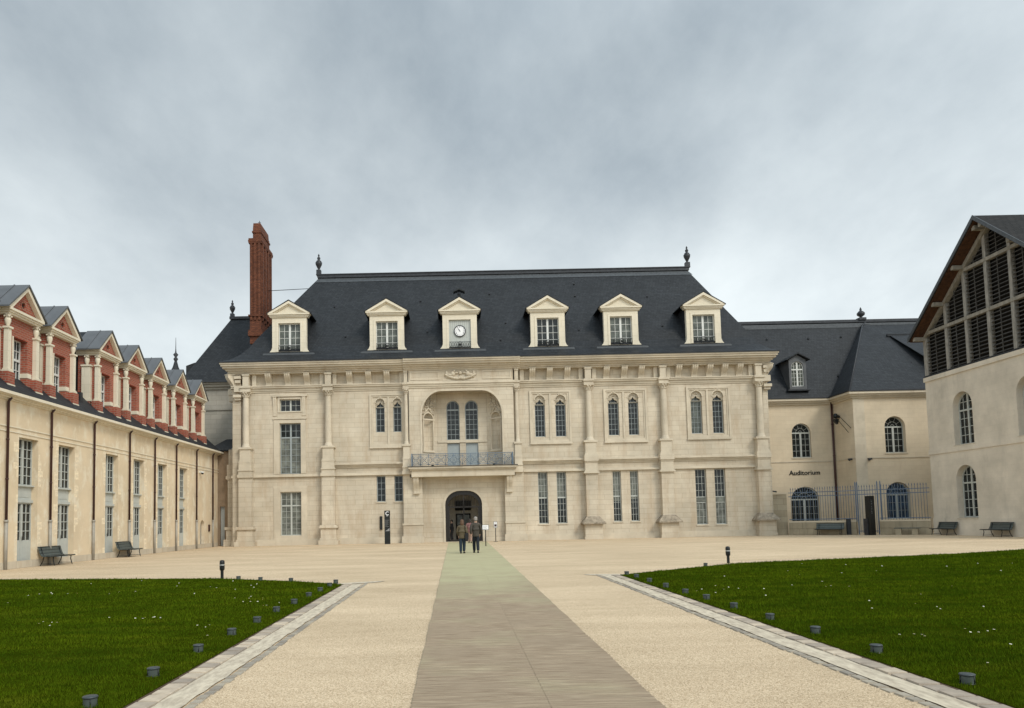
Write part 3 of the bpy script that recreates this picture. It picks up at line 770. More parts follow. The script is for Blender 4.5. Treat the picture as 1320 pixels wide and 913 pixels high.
holes.append(rect(-2.6, 3.6, 5.55, 11.3))
DOOR = boxarch(-.86, 1.86, 0.02, 3.76, 1.1, 1.0)
holes.append(DOOR)
w = MB()
w.plate(rect(-16.5, 23.2, -.3, 11.86), holes, 0, 0.32)
w.add([(-16.5, .2, 11.8), (23.2, .2, 11.8), (23.2, .2, 12.8), (-16.5, .2, 12.8)], [(0, 1, 2, 3)])
w.add([(-16.5, 0, -.3), (-16.5, 13, -.3), (-16.5, 13, 12.75), (-16.5, 0, 12.75)], [(0, 1, 2, 3)])
w.add([(23.2, 0, -.3), (23.2, 13, -.3), (23.2, 13, 12.75), (23.2, 0, 12.75)], [(0, 3, 2, 1)])
w.add([(-16.5, 13, -.3), (23.2, 13, -.3), (23.2, 13, 12.75), (-16.5, 13, 12.75)], [(0, 3, 2, 1)])
w.build('wall', M_STONE, pal, fix=False)

# string courses, plinth, architrave
t = MB()
def hseg(x0, x1, y, z0, z1): t.box(x0, x1, y, 0.02, z0, z1)
for x0, x1 in ((-16.62, -3.9), (5.0, 23.3)):
    t.box(x0, x1, -.10, 0.0, -.2, .36)
    t.box(x0, x1, -.06, 0.0, .36, .44)
    for z0, z1, d in ((5.04, 5.16, .17), (5.16, 5.24, .10)): t.box(x0, x1, -d, 0, z0, z1)
for x0, x1 in ((-9.9, -3.6), (4.7, 23.3)):
    for z0, z1, d in ((5.62, 5.72, .08), (5.72, 5.84, .17), (5.84, 5.98, .30)): t.box(x0, x1, -d, 0, z0, z1)
for x0, x1 in ((-16.62, -3.402), (4.352, 23.32)):
    for z0, z1, d in ((11.38, 11.5, .06), (11.5, 11.68, .12), (11.68, 11.8, .24), (11.8, 11.87, .30)): t.box(x0, x1, -d, .21, z0, z1)
t.build('string_course', M_TRIM, pal)
# cornice
t = MB()
for (z0, z1, d) in ((12.75, 12.86, .30), (12.86, 12.98, .42), (12.98, 13.12, .58), (13.12, 13.26, .80), (13.26, 13.40, .92), (13.40, 13.50, 1.0)):
    t.box(-16.5 - d * .75, 23.2 + d * .72, -d, 13 + d * .7, z0, z1)
    e = .18
    t.box(-3.75 , 4.85, -d - e, -d, z0, z1)
split_parts(t, 'cornice', M_TRIM, pal)
t = MB(); t.box(-17.32, 23.98, -1.06, 13.7, 13.5, 13.56); t.box(-3.8, 4.9, -1.22, -1.06, 13.5, 13.56); split_parts(t, 'gutter', M_DLEAD, pal)

# corbels
def console_mesh(name, w_, h, d, mat, ribs=3):
    m = MB()
    prof = []
    for k in range(9):
        s_ = k / 8; prof.append((-d * (0.22 + .78 * (0.5 + 0.5 * math.cos(PI * (1 - s_))) ** 1.1), -h + h * .93 * s_))
    prof = [(0, -h)] + prof + [(-d, 0), (0, 0)]
    for r_ in range(ribs):
        x0 = -w_ / 2 + w_ * r_ / ribs; m.prism(prof, x0 + .012, x0 + w_ / ribs - .012, 'x')
    m.prism([(a * .9, b if b < 0 else -.02) for a, b in prof], -w_ / 2 + .005, w_ / 2 - .005, 'x')
    m.box(-w_ / 2 - .03, w_ / 2 + .03, -d - .03, 0, -.001, .05)
    m.box(-w_ / 2 - .02, w_ / 2 + .02, -d * .35, 0, -h - .07, -h)
    return m.mesh(name, mat)
cm = console_mesh('corbel', .44, .80, .62, M_TRIM)
for x in (-13.87, -12.44, -11.0, -7.82, -6.4, -5.03, 5.83, 7.12, 8.44, 11.36, 12.69, 13.97, 16.75, 17.94, 19.06, 20.17, 21.3):
    link('corbel', cm, pal, (x, .2, 12.74))
# panels behind corbels are recessed: thin frames
t = MB()
for x0, x1 in ((-15.1, -9.75), (-9.1, -3.8), (4.9, 9.6), (10.3, 15.2), (15.85, 22.3)):
    t.box(x0, x0 + .3, -.03, .2, 11.86, 12.75); t.box(x1 - .3, x1, -.03, .2, 11.86, 12.75)
split_parts(t, 'frieze_panel', M_TRIM, pal)

# columns
def stack(m, xc, yc, spec, side=None):
    for z0, z1, hw, d in spec: m.box(xc - hw, xc + hw, yc - d, yc, z0, z1)
def capital(m, xc, yf, r, z0, z1):
    m.lathe([(r * .98, 0), (r * 1.12, .03), (r * 1.12, .07), (r * .98, .09), (r * 1.05, (z1 - z0) * .5), (r * 1.5, (z1 - z0) * .86), (r * 1.5, (z1 - z0) * .9)], xc, yf, 12, z0)
    for k in range(6):
        a = PI + PI * k / 5
        m.blob((xc + r * 1.35 * math.cos(a), yf + r * 1.35 * math.sin(a), z0 + (z1 - z0) * .72), (.075, .075, .085), 6, 4)
    for k in range(5):
        a = PI + PI * (k + .5) / 5
        m.blob((xc + r * 1.15 * math.cos(a), yf + r * 1.15 * math.sin(a), z0 + (z1 - z0) * .38), (.055, .055, .08), 6, 4)
    m.box(xc - r * 1.55, xc + r * 1.55, yf - r * 1.55, 0, z1 - .06, z1)
def column(xc, r=.245, kind='left', y=0.0, parent=pal, full=True):
    m = MB(); yf = y - .26
    m.lathe([(r * 1.35, 0), (r * 1.35, .07), (r * 1.12, .1), (r * 1.2, .16), (r * 1.0, .2), (r, .3), (r * 1.0, 1.4), (r * .86, 3.75)], xc, yf, 16, 7.26)
    o = m.build('column', M_TRIM, parent)
    m = MB(); m.T = Matrix.Translation((0, y, 0)); capital(m, xc, -.26, r, 11.0, 11.42)
    # block above capital carrying the cornice
    m.box(xc - r * 1.45, xc + r * 1.45, -.5, 0, 11.42, 11.86); m.box(xc - r * 1.62, xc + r * 1.62, -.58, 0, 11.68, 11.80)
    m.box(xc - r * .92, xc + r * .92, -.38, .2, 11.86, 12.75); m.box(xc - r * 1.1, xc + r * 1.1, -.43, 0, 12.6, 12.755)
    c = m.build('capital', M_TRIM, o)
    s = r / .245
    m = MB(); m.T = Matrix.Translation((0, y, 0))
    stack(m, xc, 0, [(7.12, 7.26, .50 * s, .60), (6.32, 7.12, .40 * s, .52), (6.22, 6.32, .44 * s, .56), (6.12, 6.22, .48 * s, .60)])
    if kind == 'left':
        stack(m, xc, 0, [(5.62, 6.12, .46 * s, .58), (5.52, 5.62, .52 * s, .64), (5.26, 5.52, .48 * s, .58), (5.02, 5.26, .54 * s, .66)])
    else:
        stack(m, xc, 0, [(5.72, 6.12, .52 * s, .66), (5.62, 5.72, .47 * s, .6), (5.05, 5.62, .46 * s, .55), (4.95, 5.05, .5 * s, .6), (4.82, 4.95, .56 * s, .66)])
    m.build('pedestal', M_TRIM, o)
    if full:
        m = MB(); m.T = Matrix.Translation((0, y, 0))
        if kind == 'left':
            m.box(xc - .48, xc + .48, -.55, 0, 1.44, 5.02)
            p = m.build('pier', M_STONE, o)
            m = MB(); m.T = Matrix.Translation((0, y, 0))
            stack(m, xc, 0, [(1.34, 1.44, .62, .72), (1.22, 1.34, .67, .76)])
            m.box(xc - .56, xc + .56, -.64, 0, .5, 1.22)
            stack(m, xc, 0, [(.34, .5, .62, .72), (-.1, .34, .72, .82)])
            m.build('plinth', M_STONE, o)
        else:
            m.box(xc - .44, xc + .44, -.52, 0, 1.62, 4.82)
            m.build('pier', M_STONE, o)
            m = MB(); m.T = Matrix.Translation((0, y, 0))
            m.box(xc - .63, xc + .63, -.72, 0, -.1, 1.16)
            m.box(xc - .67, xc + .67, -.76, 0, -.1, .22)
            m.build('plinth', M_STONE, o)
            m = MB(); m.T = Matrix.Translation((0, y, 0))
            m.add([(xc - .86, -.98, 1.2), (xc + .86, -.98, 1.2), (xc + .86, 0, 1.2), (xc - .86, 0, 1.2), (xc - .46, -.55, 1.66), (xc + .46, -.55, 1.66), (xc + .46, 0, 1.66), (xc - .46, 0, 1.66)],
                  [(0, 3, 2, 1), (4, 5, 6, 7), (0, 1, 5, 4), (1, 2, 6, 5), (2, 3, 7, 6), (3, 0, 4, 7)])
            m.box(xc - .86, xc + .86, -.98, 0, 1.1, 1.2)
            m.build('plinth_cap', M_WEATH, o)
    return o
column(-15.5, kind='left'); column(-9.4, kind='left')
column(9.94, kind='right'); column(15.5, kind='right'); column(22.6, kind='right')
column(-3.62, r=.15, kind='left', full=False); column(4.6, r=.15, kind='left', full=False)
# corner column standing on the left flank
T0 = Matrix.Translation((-16.5, 1.35, 0))
m = MB(); m.lathe([(.33, 0), (.33, .08), (.25, .2), (.25, 1.4), (.215, 3.7)], -16.72, 1.35, 14, 7.26); oc = m.build('column', M_TRIM, pal)
m = MB(); m.boxes([(-17.15, -16.4, .95, 1.75, 10.95, 11.42), (-17.2, -16.4, .9, 1.8, 11.42, 11.86), (-17.0, -16.5, 1.1, 1.6, 11.86, 12.75)])
for k in range(7): m.blob((-16.72 + .36 * math.cos(k), 1.35 + .36 * math.sin(k) * -1, 11.1 + .1 * (k % 2)), .08, 6, 4)
m.build('capital', M_TRIM, oc)
m = MB(); m.boxes([(-17.15, -16.5, .9, 1.8, 6.12, 7.26), (-17.25, -16.5, .8, 1.9, 4.95, 6.12), (-17.32, -16.5, .75, 1.95, 5.02, 5.26), (-17.2, -16.5, .85, 1.85, 1.44, 5.0),
                   (-17.4, -16.5, .7, 2.0, 1.22, 1.44), (-17.3, -16.5, .78, 1.92, .5, 1.22), (-17.45, -16.5, .62, 2.0, -.1, .5)])
m.build('pier', M_STONE, oc)
m = MB(); m.boxes([(-16.52, -15.9, -.18, .1, -.1, 12.75), (22.9, 23.28, -.18, .1, 1.2, 12.75)]); split_parts(m, 'corner_strip', M_STONE, pal)
# corner consoles, set diagonally under the cornice
ccm = console_mesh('corner_console', .45, .95, .62, M_TRIM)
link('corner_console', ccm, pal, (-16.45, -.02, 12.7), -R(45))
link('corner_console', ccm, pal, (23.15, -.02, 12.7), R(45))
lm = console_mesh('side_console', .4, .8, .45, M_TRIM)
link('side_console', lm, pal, (23.2, 1.1, 12.7), R(90)); link('side_console', lm, pal, (-16.5, 1.1, 12.7), -R(90)); link('side_console', lm, pal, (-16.5, 2.3, 12.7), -R(90))
m = MB()
for x0, x1, sg in ((-16.35, -15.85, -1), (22.95, 23.45, 1)):
    m.boxes([(x0, x1, -.42, .2, 11.42, 11.86), (x0 - .05, x1 + .05, -.5, .2, 11.0, 11.2), (x0 + .02, x1 - .02, -.36, .2, 10.8, 11.0), (x0 + .05, x1 - .05, -.36, .1, 12.1, 12.3), (x0, x1, -.42, .1, 12.4, 12.6)])
split_parts(m, 'corner_block', M_TRIM, pal)

# upper window surrounds and tympana
def surround(x0, x1, z0, z1, mids, sill=None):
    m = MB()
    m.ring(rect(x0, x1, z0, z1), rect(x0 + .14, x1 - .14, z0 + .16, z1 - .14), -.10, 0.0)
    m.ring(rect(x0 + .145, x1 - .145, z0 + .165, z1 - .145), rect(x0 + .25, x1 - .25, z0 + .30, z1 - .25), -.05, 0.0)
    for c in mids: m.box(c - .07, c + .07, -.06, 0, z0 + .30, z1 - .25)
    m.box(x0 - .03, x1 + .03, -.13, -.1, z0 - .02, z0 + .1)
    return split_parts(m, 'window_surround', M_TRIM, pal)
surround(-6.36, -3.66, 7.05, 11.12, (-4.95,)); surround(5.56, 8.64, 7.1, 11.1, (7.1,)); surround(11.08, 14.3, 7.1, 11.12, (12.56,)); surround(17.25, 20.5, 7.2, 11.15, (18.8,))
for i, (c, w_, z, h, cols, rows) in enumerate(up):
    m = MB(); th = .62 if i > 1 else .5
    # ogee tympanum: stone with an upward point cut out of it
    zb = z + h - w_ / 2 - .32
    o_ = arch(c, w_ - .004, zb, h - (zb - z) - .003, w_ / 2 - .004, 10)
    hw = w_ / 2
    cut = [(c - hw * .80, zb + .02), (c - hw * .74, zb + .14), (c - hw * .34, zb + .22), (c - hw * .16, zb + .30), (c, zb + .42), (c + hw * .16, zb + .30), (c + hw * .34, zb + .22), (c + hw * .74, zb + .14), (c + hw * .80, zb + .02)]
    m.plate(o_, [cut], .12, .1)
    for k in range(5):   # shell ribs
        a = R(30 + 30 * k); m.tube([(c + .08 * math.cos(a), .11, zb + .44 + .06 * math.sin(a)), (c + hw * .86 * math.cos(a), .08, z + h - w_ / 2 + hw * .82 * math.sin(a))], .022, 5)
    m.ring(arch(c, w_ + .12, z + h - w_ / 2, w_ / 2 + .06, w_ / 2 + .05, 10), arch(c, w_ - .01, z + h - w_ / 2, w_ / 2 - .005, w_ / 2 - .01, 10), -.045, .06)
    m.blob((c, -.03, z + h + .1), (.12, .06, .07)); m.blob((c - .13, -.02, z + h + .06), (.08, .04, .04)); m.blob((c + .13, -.02, z + h + .06), (.08, .04, .04))
    m.build('tympanum', M_TRIM, pal, fix=False)
    m = MB(); m.box(c - hw, c + hw, .06, .3, z + .001, z + .05); m.build('window_sill', M_TRIM, pal)
    zw = zb + .25 - z
    window(pal, c, z + .05, .24, w_ - .01, h - .06, cols, [rows, 2] if i > 1 else [4, 1], True, 0, (zw - .3,), M_JOINB, M_GLASS if i not in (6,) else M_GLASSG, rise=w_ / 2 - .01)
for i, (c, w_, z, h, cols, rows) in enumerate(lowp):
    if i < 2: window(pal, c, z, .22, w_, h, cols, rows, False, 0, (), M_JOINB, M_GLASS)
    elif i < 6: window(pal, c, z, .22, w_, h, cols, [4, 4], False, 0, (h * .50,), M_JOIN, M_GLASS)
    else: window(pal, c, z, .22, w_, h, cols, [3, 1, 4], False, 0, (h * .40, h * .49), M_JOIN, M_GLASS)
def blind(c, w_, z0, z1, y, parent):
    m = MB(); m.box(c - w_ / 2 + .05, c + w_ / 2 - .05, y, y + .003, z0, z1); m.build('blind', M_BLIND, parent)
for i, (c, w_, z, h, _, _) in enumerate(lowp):
    if i in (2, 3): blind(c, w_, z + h * .5, z + h - .05, .266, pal)
    elif i in (4, 5): blind(c, w_, z + h * (.40 if i == 4 else .44), z + h - .05, .266, pal)
    elif i > 5: blind(c, w_, z + .05, z + h * .40, .266, pal); blind(c, w_, z + h * .40, z + h * .49, .2, pal)
blind(-12.28, 1.55, 5.3, 5.27 + 2.72, .246, pal); blind(-12.27, 1.52, .75, 3.9, .246, pal)
m = MB()
for (c, w_, z, h, _, _) in lowp: m.box(c - w_ / 2 - .06, c + w_ / 2 + .06, -.06, .2, z - .09, z + .001)
for c, w_, z, h in lft: m.box(c - w_ / 2 - .02, c + w_ / 2 + .02, -.03, .2, z - .07, z + .001)
split_parts(m, 'window_sill', M_TRIM, pal)
# blinds behind the upper halves of four ground floor windows
# left bay windows
m = MB()
m.ring(rect(-13.5, -11.1, .34, 4.3), rect(-13.06, -11.48, .7, 3.95), -.05, 0)
m.ring(rect(-13.55, -11.05, .28, 4.38), rect(-13.502, -11.098, .338, 4.302), -.02, 0)
m.ring(rect(-13.5, -11.12, 5.28, 9.3), rect(-13.07, -11.49, 5.281, 9.06), -.06, 0)
m.ring(rect(-13.2, -11.35, 9.86, 11.0), rect(-13.06, -11.5, 9.94, 10.86), -.05, 0)
m.box(-13.6, -11.0, -.14, 0, 11.05, 11.2); m.box(-13.55, -11.05, -.1, 0, 9.35, 9.45)
split_parts(m, 'window_surround', M_TRIM, pal)
sm_ = console_mesh('window_console', .26, 1.35, .14, M_TRIM, 2)
link('window_console', sm_, pal, (-13.42, 0, 11.03)); link('window_console', sm_, pal, (-11.24, 0, 11.03))
window(pal, -12.28, 9.95, .2, 1.55, .9, 4, 2, False, 1.2, (), M_JOIN, M_GLASS)
window(pal, -12.28, 5.27, .2, 1.55, 3.78, 4, [6, 2], False, 1.2, (2.72,), M_JOINB, M_GLASS)
window(pal, -12.27, .72, .2, 1.52, 3.2, 4, [5, 2], False, 1.2, (2.2,), M_JOIN, M_GLASSG)

# ---- portal bay
m = MB()
LOG = boxarch(-2.45, 3.46, 5.56, 11.16, 1.45, 1.75, 9)
m.plate([(4.35, 5.34), (4.35, 11.42), (-3.4, 11.42), (-3.4, 5.34)], [LOG], -.4, .42)
m.add([(-3.4, -.4, 5.34), (-3.4, 0, 5.34), (-3.4, 0, 12.75), (-3.4, -.4, 12.75)], [(0, 1, 2, 3)])
m.add([(4.35, -.4, 5.34), (4.35, 0, 5.34), (4.35, 0, 12.75), (4.35, -.4, 12.75)], [(0, 3, 2, 1)])
m.add([(-3.4, -.4, 11.86), (4.35, -.4, 11.86), (4.35, -.4, 12.75), (-3.4, -.4, 12.75)], [(0, 1, 2, 3)])
m.build('portal_wall', M_STONE, pal, fix=False)
m = MB()
LO2 = boxarch(-2.58, 3.59, 5.56, 11.29, 1.5, 1.82, 9)
m.ring(LO2, boxarch(-2.452, 3.462, 5.57, 11.162, 1.45, 1.75, 9), -.44, -.39)
for z0, z1, d in ((11.42, 11.55, .46), (11.55, 11.7, .52), (11.7, 11.86, .6)): m.box(-3.5, 4.45, -d, 0, z0, z1)
for x0, x1 in ((-3.28, -1.1), (2.08, 4.22)):
    m.ring(rect(x0, x1, 12.02, 12.66), rect(x0 + .09, x1 - .09, 12.11, 12.57), -.44, -.39)
m.ring(rect(-.86, 1.76, 11.92, 12.74), rect(-.79, 1.69, 11.98, 12.68), -.43, -.39)
split_parts(m, 'portal_moulding', M_TRIM, pal)
# carved relief: two seated figures and a garland
m = MB(); rd = random.Random(3)
for k in range(25):
    s_ = k / 24; x = -.62 + 2.14 * s_; z = 12.36 - .30 * math.sin(PI * s_) ** .8 + (.05 if abs(s_ - .5) < .08 else 0)
    m.blob((x, -.45, z), (.12, .13, .10 + .03 * (k % 2)), 6, 4)
for sx in (-1, 1):
    cx = .45 + sx * .55
    m.blob((cx, -.45, 12.42), (.2, .18, .22)); m.blob((cx - sx * .1, -.48, 12.63), (.1, .13, .1)); m.blob((cx + sx * .22, -.46, 12.34), (.24, .15, .12))
    m.blob((cx - sx * .26, -.44, 12.5), (.17, .12, .09)); m.blob((cx + sx * .46, -.45, 12.45), (.1, .12, .24)); m.blob((cx + sx * .42, -.43, 12.2), (.1, .06, .1))
m.blob((.45, -.46, 12.5), (.15, .1, .17)); m.blob((.45, -.46, 12.2), (.11, .09, .09))
for k in range(16): m.blob((.45 + rd.uniform(-1.05, 1.05), -.41, rd.uniform(12.12, 12.6)), (rd.uniform(.04, .09), .05, rd.uniform(.03, .08)), 5, 3)
m.build('carved_relief', M_TRIM, pal)
# loggia interior
m = MB()
zt, zb = 11.25, 5.56
bw = [arch(-.155, .98, 7.66, 3.0, .49, 12), arch(1.25, .98, 7.66, 3.0, .49, 12), rect(-.63, .32, 5.58, 7.42), rect(.78, 1.72, 5.58, 7.42)]
m.plate(rect(-1.35, 2.42, zb, zt), bw, 1.05, .22)
m.add([(-2.6, -.0, zt), (3.6, 0, zt), (2.42, 1.06, zt), (-1.35, 1.06, zt)], [(0, 1, 2, 3)])
m.add([(-2.6, 0, zb), (3.6, 0, zb), (2.42, 1.06, zb), (-1.35, 1.06, zb)], [(0, 3, 2, 1)])
m.build('loggia_wall', M_STONE, pal, fix=False)
m = MB(); m.boxes([(-1.35, -.64, .98, 1.05, 7.46, 7.6), (.33, .77, .98, 1.05, 7.46, 7.6), (1.73, 2.42, .98, 1.05, 7.46, 7.6), (-.64, .33, 1.0, 1.2, 7.44, 7.64), (.77, 1.73, 1.0, 1.2, 7.44, 7.64)])
split_parts(m, 'loggia_string', M_TRIM, pal)
for c in (-.155, 1.25): window(pal, c, 7.66, 1.2, .97, 2.99, 3, [6, 1], True, 0, (2.3,), M_JOINB, M_GLASS, rise=.485)
for c in (-.155, 1.25):
    m = MB(); m.box(c - .475, c + .475, 1.2, 1.25, 5.58, 7.42)
    for k in range(5): m.box(c - .44 + k * .178, c - .30 + k * .178 + .02, 1.185, 1.2, 5.64, 7.38)
    split_parts(m, 'shutter', M_JOINB, pal)
for sd, (ax, ay), (bx, by) in ((-1, (-2.6, 0.02), (-1.35, 1.06)), (1, (2.42, 1.06), (3.6, 0.02))):
    L_ = math.hypot(bx - ax, by - ay); an = math.atan2(by - ay, bx - ax)
    T = Matrix.Translation((ax, ay, 0)) @ Matrix.Rotation(an, 4, 'Z')
    m = MB(T); nc = L_ / 2 + (-.08 if sd < 0 else .08)
    nh = arch(nc, .84, 6.85, 2.8, .42, 10)
    m.plate(rect(0, L_, zb, zt), [nh], 0, .03)
    # hollow of the niche
    vs = []; fs = []; n = 10
    zz = [6.85, 8.0, 9.23]
    for z in zz:
        for k in range(n + 1):
            a = PI * k / n; vs.append((nc + .42 * math.cos(a), .03 + .36 * math.sin(a), z))
    for q in range(1, 5):
        ph = PI / 2 * q / 5
        for k in range(n + 1):
            a = PI * k / n; vs.append((nc + .42 * math.cos(a) * math.cos(ph), .03 + .36 * math.sin(a) * math.cos(ph), 9.23 + .42 * math.sin(ph)))
    for r_ in range(len(vs) // (n + 1) - 1):
        for k in range(n): fs.append((r_ * (n + 1) + k, r_ * (n + 1) + k + 1, (r_ + 1) * (n + 1) + k + 1, (r_ + 1) * (n + 1) + k))
    m.add(vs, fs); m.box(nc - .42, nc + .42, 0.03, .4, 6.8, 6.86)
    o = m.build('niche', M_STONE, pal, fix=False)
    m = MB(T)
    m.ring(arch(nc, 1.02, 6.82, 2.92, .5, 10), arch(nc, .85, 6.86, 2.79, .42, 10), -.06, 0)
    m.box(nc - .58, nc + .58, -.09, 0, 9.12, 9.22); m.box(nc - .55, nc + .55, -.08, 0, 6.7, 6.82)
    m.tube([(nc - .5, -.05, 9.55), (nc - .25, -.06, 9.75), (nc, -.08, 10.05), (nc + .25, -.06, 9.75), (nc + .5, -.05, 9.55)], .05, 6)
    rd = random.Random(9 + sd)
    for k in range(46):
        z = rd.uniform(9.85, 11.05); x = nc + rd.uniform(-.6, .6)
        m.blob((min(max(x, .05), L_ - .05), -.03, z), (rd.uniform(.04, .1), .09, rd.uniform(.04, .09)), 6, 4)
    for k in range(5):
        c0 = nc + rd.uniform(-.4, .4); z0 = rd.uniform(10, 10.9)
        m.tube([(c0 + .14 * math.cos(a), -.07, z0 + .14 * math.sin(a)) for a in [j * .7 for j in range(8)]], .03, 5)
    m.build('niche_carving', M_TRIM, o)
# balcony
m = MB(); m.box(-3.45, 4.42, -1.36, -.38, 5.36, 5.5); m.box(-3.35, 4.32, -1.26, -.38, 5.26, 5.36)
m.box(-3.25, 4.25, -1.12, -.05, 4.78, 5.26)
bal = m.build('balcony', M_TRIM, pal)
m = MB(); m.box(-3.5, 4.47, -1.42, -.38, 5.5, 5.545); m.build('lead_cover', M_DLEAD, bal)
m = MB()
y0 = -1.26
def rail_panel(m, P, Q, zt_, zb_):
    P = Vector(P); Q = Vector(Q); L_ = (Q - P).length; d = (Q - P) / L_
    def A(s_, z): p = P + d * s_; return (p.x, p.y, z)
    for z, r_ in ((zt_, .022), (zt_ - .12, .011), (zb_ + .06, .018)): m.tube([A(0, z), A(L_, z)], r_, 5)
    n = max(1, round(L_ / .62)); st = L_ / n
    for k in range(n + 1): m.tube([A(k * st, zb_), A(k * st, zt_)], .02, 4)
    for k in range(n):
        c = (k + .5) * st; zc = (zt_ - .12 + zb_ + .06) / 2
        for rr in (.25, .13): m.tube([A(c + rr * math.cos(a) * .95, zc + rr * math.sin(a)) for a in [2 * PI * j / 12 for j in range(12)]], .016, 4, closed=True)
        for sx in (-1, 1):
            for sz in (-1, 1):
                m.tube([A(c + sx * (.24 + .06 * math.cos(a)), zc + sz * (.25 + .06 * math.sin(a))) for a in [2 * PI * j / 8 for j in range(8)]], .014, 4, closed=True)
                m.tube([A(c, zc), A(c + sx * .2, zc + sz * .2)], .014, 4)
        for kk in range(1, 5): m.tube([A(k * st + st * kk / 5, zt_ - .12), A(k * st + st * kk / 5, zt_)], .008, 4)
zT, zB = 6.42, 5.58
rail_panel(m, (-3.2, y0, 0), (4.12, y0, 0), zT, zB)
rail_panel(m, (-3.2, -.42, 0), (-3.2, y0, 0), zT, zB); rail_panel(m, (4.12, y0, 0), (4.12, -.42, 0), zT, zB)
for x in (-3.2, 4.12): m.box(x - .03, x + .03, y0 - .03, y0 + .03, 5.54, zT + .05)
m.build('railing', M_IRON, bal)
m = MB()
for x in (-1.7, 2.75): m.box(x - .09, x + .09, -1.36, -1.2, 5.545, 5.64)
split_parts(m, 'floodlight', M_BLACK, bal)
bcm = console_mesh('balcony_console', .42, 1.12, .55, M_TRIM, 2)
link('balcony_console', bcm, pal, (-2.94, -.42, 4.77)); link('balcony_console', bcm, pal, (3.88, -.42, 4.77))
# portal piers
m = MB()
m.boxes([(-3.9, -2.5, -.42, 0, 1.44, 4.78), (3.55, 4.95, -.42, 0, 1.44, 4.78), (-3.9, -3.4, -.42, 0, 4.78, 5.34), (4.35, 4.95, -.42, 0, 4.78, 5.34)])
m.boxes([(-3.94, -2.5, -.5, 0, .5, 1.3), (3.55, 5.0, -.5, 0, .5, 1.3)])
split_parts(m, 'portal_pier', M_STONE, pal)
m = MB()
m.boxes([(-4.0, -2.46, -.56, 0, 1.3, 1.44), (3.51, 5.06, -.56, 0, 1.3, 1.44), (-4.05, -2.42, -.62, 0, -.1, .5), (3.47, 5.1, -.62, 0, -.1, .5),
         (-2.42, -1.05, -.05, 0, -.1, .3), (2.05, 3.47, -.05, 0, -.1, .3), (-2.5, 3.55, -.08, 0, 4.62, 4.78)])
D2 = boxarch(-1.02, 2.02, 0.0, 3.92, 1.2, 1.1); m.ring(D2, boxarch(-.862, 1.862, .001, 3.762, 1.1, 1.0), -.05, 0.0)
split_parts(m, 'portal_moulding', M_TRIM, pal)
# doorway, glazed grille and the passage behind it
m = MB(); zd = 2.56
m.ring(boxarch(-.86, 1.86, .03, 3.76, 1.1, 1.0), boxarch(-.68, 1.68, .035, 3.46, 1.0, .9), .18, .3)
m.box(-.68, 1.68, .19, .27, zd - .05, zd + .05); m.box(.46, .54, .19, .27, .04, 3.45)
dr = m.build('door', M_DOORF, pal)
m = MB()
for k in range(1, 20):
    x = -.68 + 2.36 * k / 20
    if abs(x - .5) < .05: continue
    q = (abs(x - .5) / 1.18); top = 2.56 + .9 * (1 if q < .16 else math.sqrt(max(0.02, 1 - ((q - .16) / .84) ** 2)))
    m.box(x - .012, x + .012, .21, .24, zd + .05, top - .02)
split_parts(m, 'grille_bars', M_DOORF, dr)
m = MB(); m.boxes([(-.7, -.55, .2, .26, .04, zd), (1.55, 1.7, .2, .26, .04, zd), (-.66, 1.66, .2, .26, .03, .14)]); split_parts(m, 'door_leaf', M_DOORF, dr)
m = MB()
x0, x1, y0_, y1_, z1_ = -1.3, 2.3, .34, 3.6, 4.0
m.add([(x0, y0_, 0.01), (x1, y0_, 0.01), (x1, y1_, 0.01), (x0, y1_, 0.01)], [(0, 1, 2, 3)])
m.add([(x0, y0_, z1_), (x1, y0_, z1_), (x1, y1_, z1_), (x0, y1_, z1_)], [(0, 3, 2, 1)])
m.add([(x0, y0_, 0), (x0, y1_, 0), (x0, y1_, z1_), (x0, y0_, z1_)], [(0, 1, 2, 3)])
m.add([(x1, y0_, 0), (x1, y1_, 0), (x1, y1_, z1_), (x1, y0_, z1_)], [(0, 3, 2, 1)])
m.add([(x0, y1_, 0), (x1, y1_, 0), (x1, y1_, z1_), (x0, y1_, z1_)], [(0, 1, 2, 3)])
m.build('passage', M_PASS, pal, fix=False)
m = MB(); m.boxes([(-.15, 1.1, 3.45, 3.59, 2.35, 3.1), (-.1, 1.05, 3.45, 3.59, .1, 2.1)]); 
split_parts(m, 'inner_door', M_DARK, pal)
m = MB(); m.boxes([(0.0, .42, 3.42, 3.45, 1.2, 2.0), (.52, .95, 3.42, 3.45, 1.2, 2.0)]); split_parts(m, 'inner_pane', M_GLASSG, pal)
m = MB(); m.box(-5.7, -5.52, -.09, 0, 1.02, 2.0); m.build('wall_plaque', M_BLACK, pal)

# ---- roof of the palace
prof = [(0, 13.56), (.7, 13.84), (1.4, 14.36), (2.0, 15.06), (2.5, 15.86), (7, 22.1)]
m = MB(); rings = []
for d, z in prof:
    xl = -17.35 + 6.25 * d / 7; xr = 24.0 - 4.35 * d / 7
    rings.append([(xl, -1.08 + d * 7.05 / 7, z), (xr, -1.08 + d * 7.05 / 7, z), (xr, 13.7 - d * 7.73 / 7, z), (xl, 13.7 - d * 7.73 / 7, z)])
vs = [p for r_ in rings for p in r_]; fs = []
for i in range(len(rings) - 1):
    for k in range(4): j = (k + 1) % 4; fs.append((4 * i + k, 4 * i + j, 4 * i + 4 + j, 4 * i + 4 + k))
m.add(vs, fs); roof = m.build('roof', M_SLATE, pal, fix=False)
def roof_y(z):
    for (d0, z0), (d1, z1) in zip(prof, prof[1:]):
        if z0 <= z <= z1: return -1.08 + (d0 + (d1 - d0) * (z - z0) / (z1 - z0)) * 7.05 / 7
    return 6
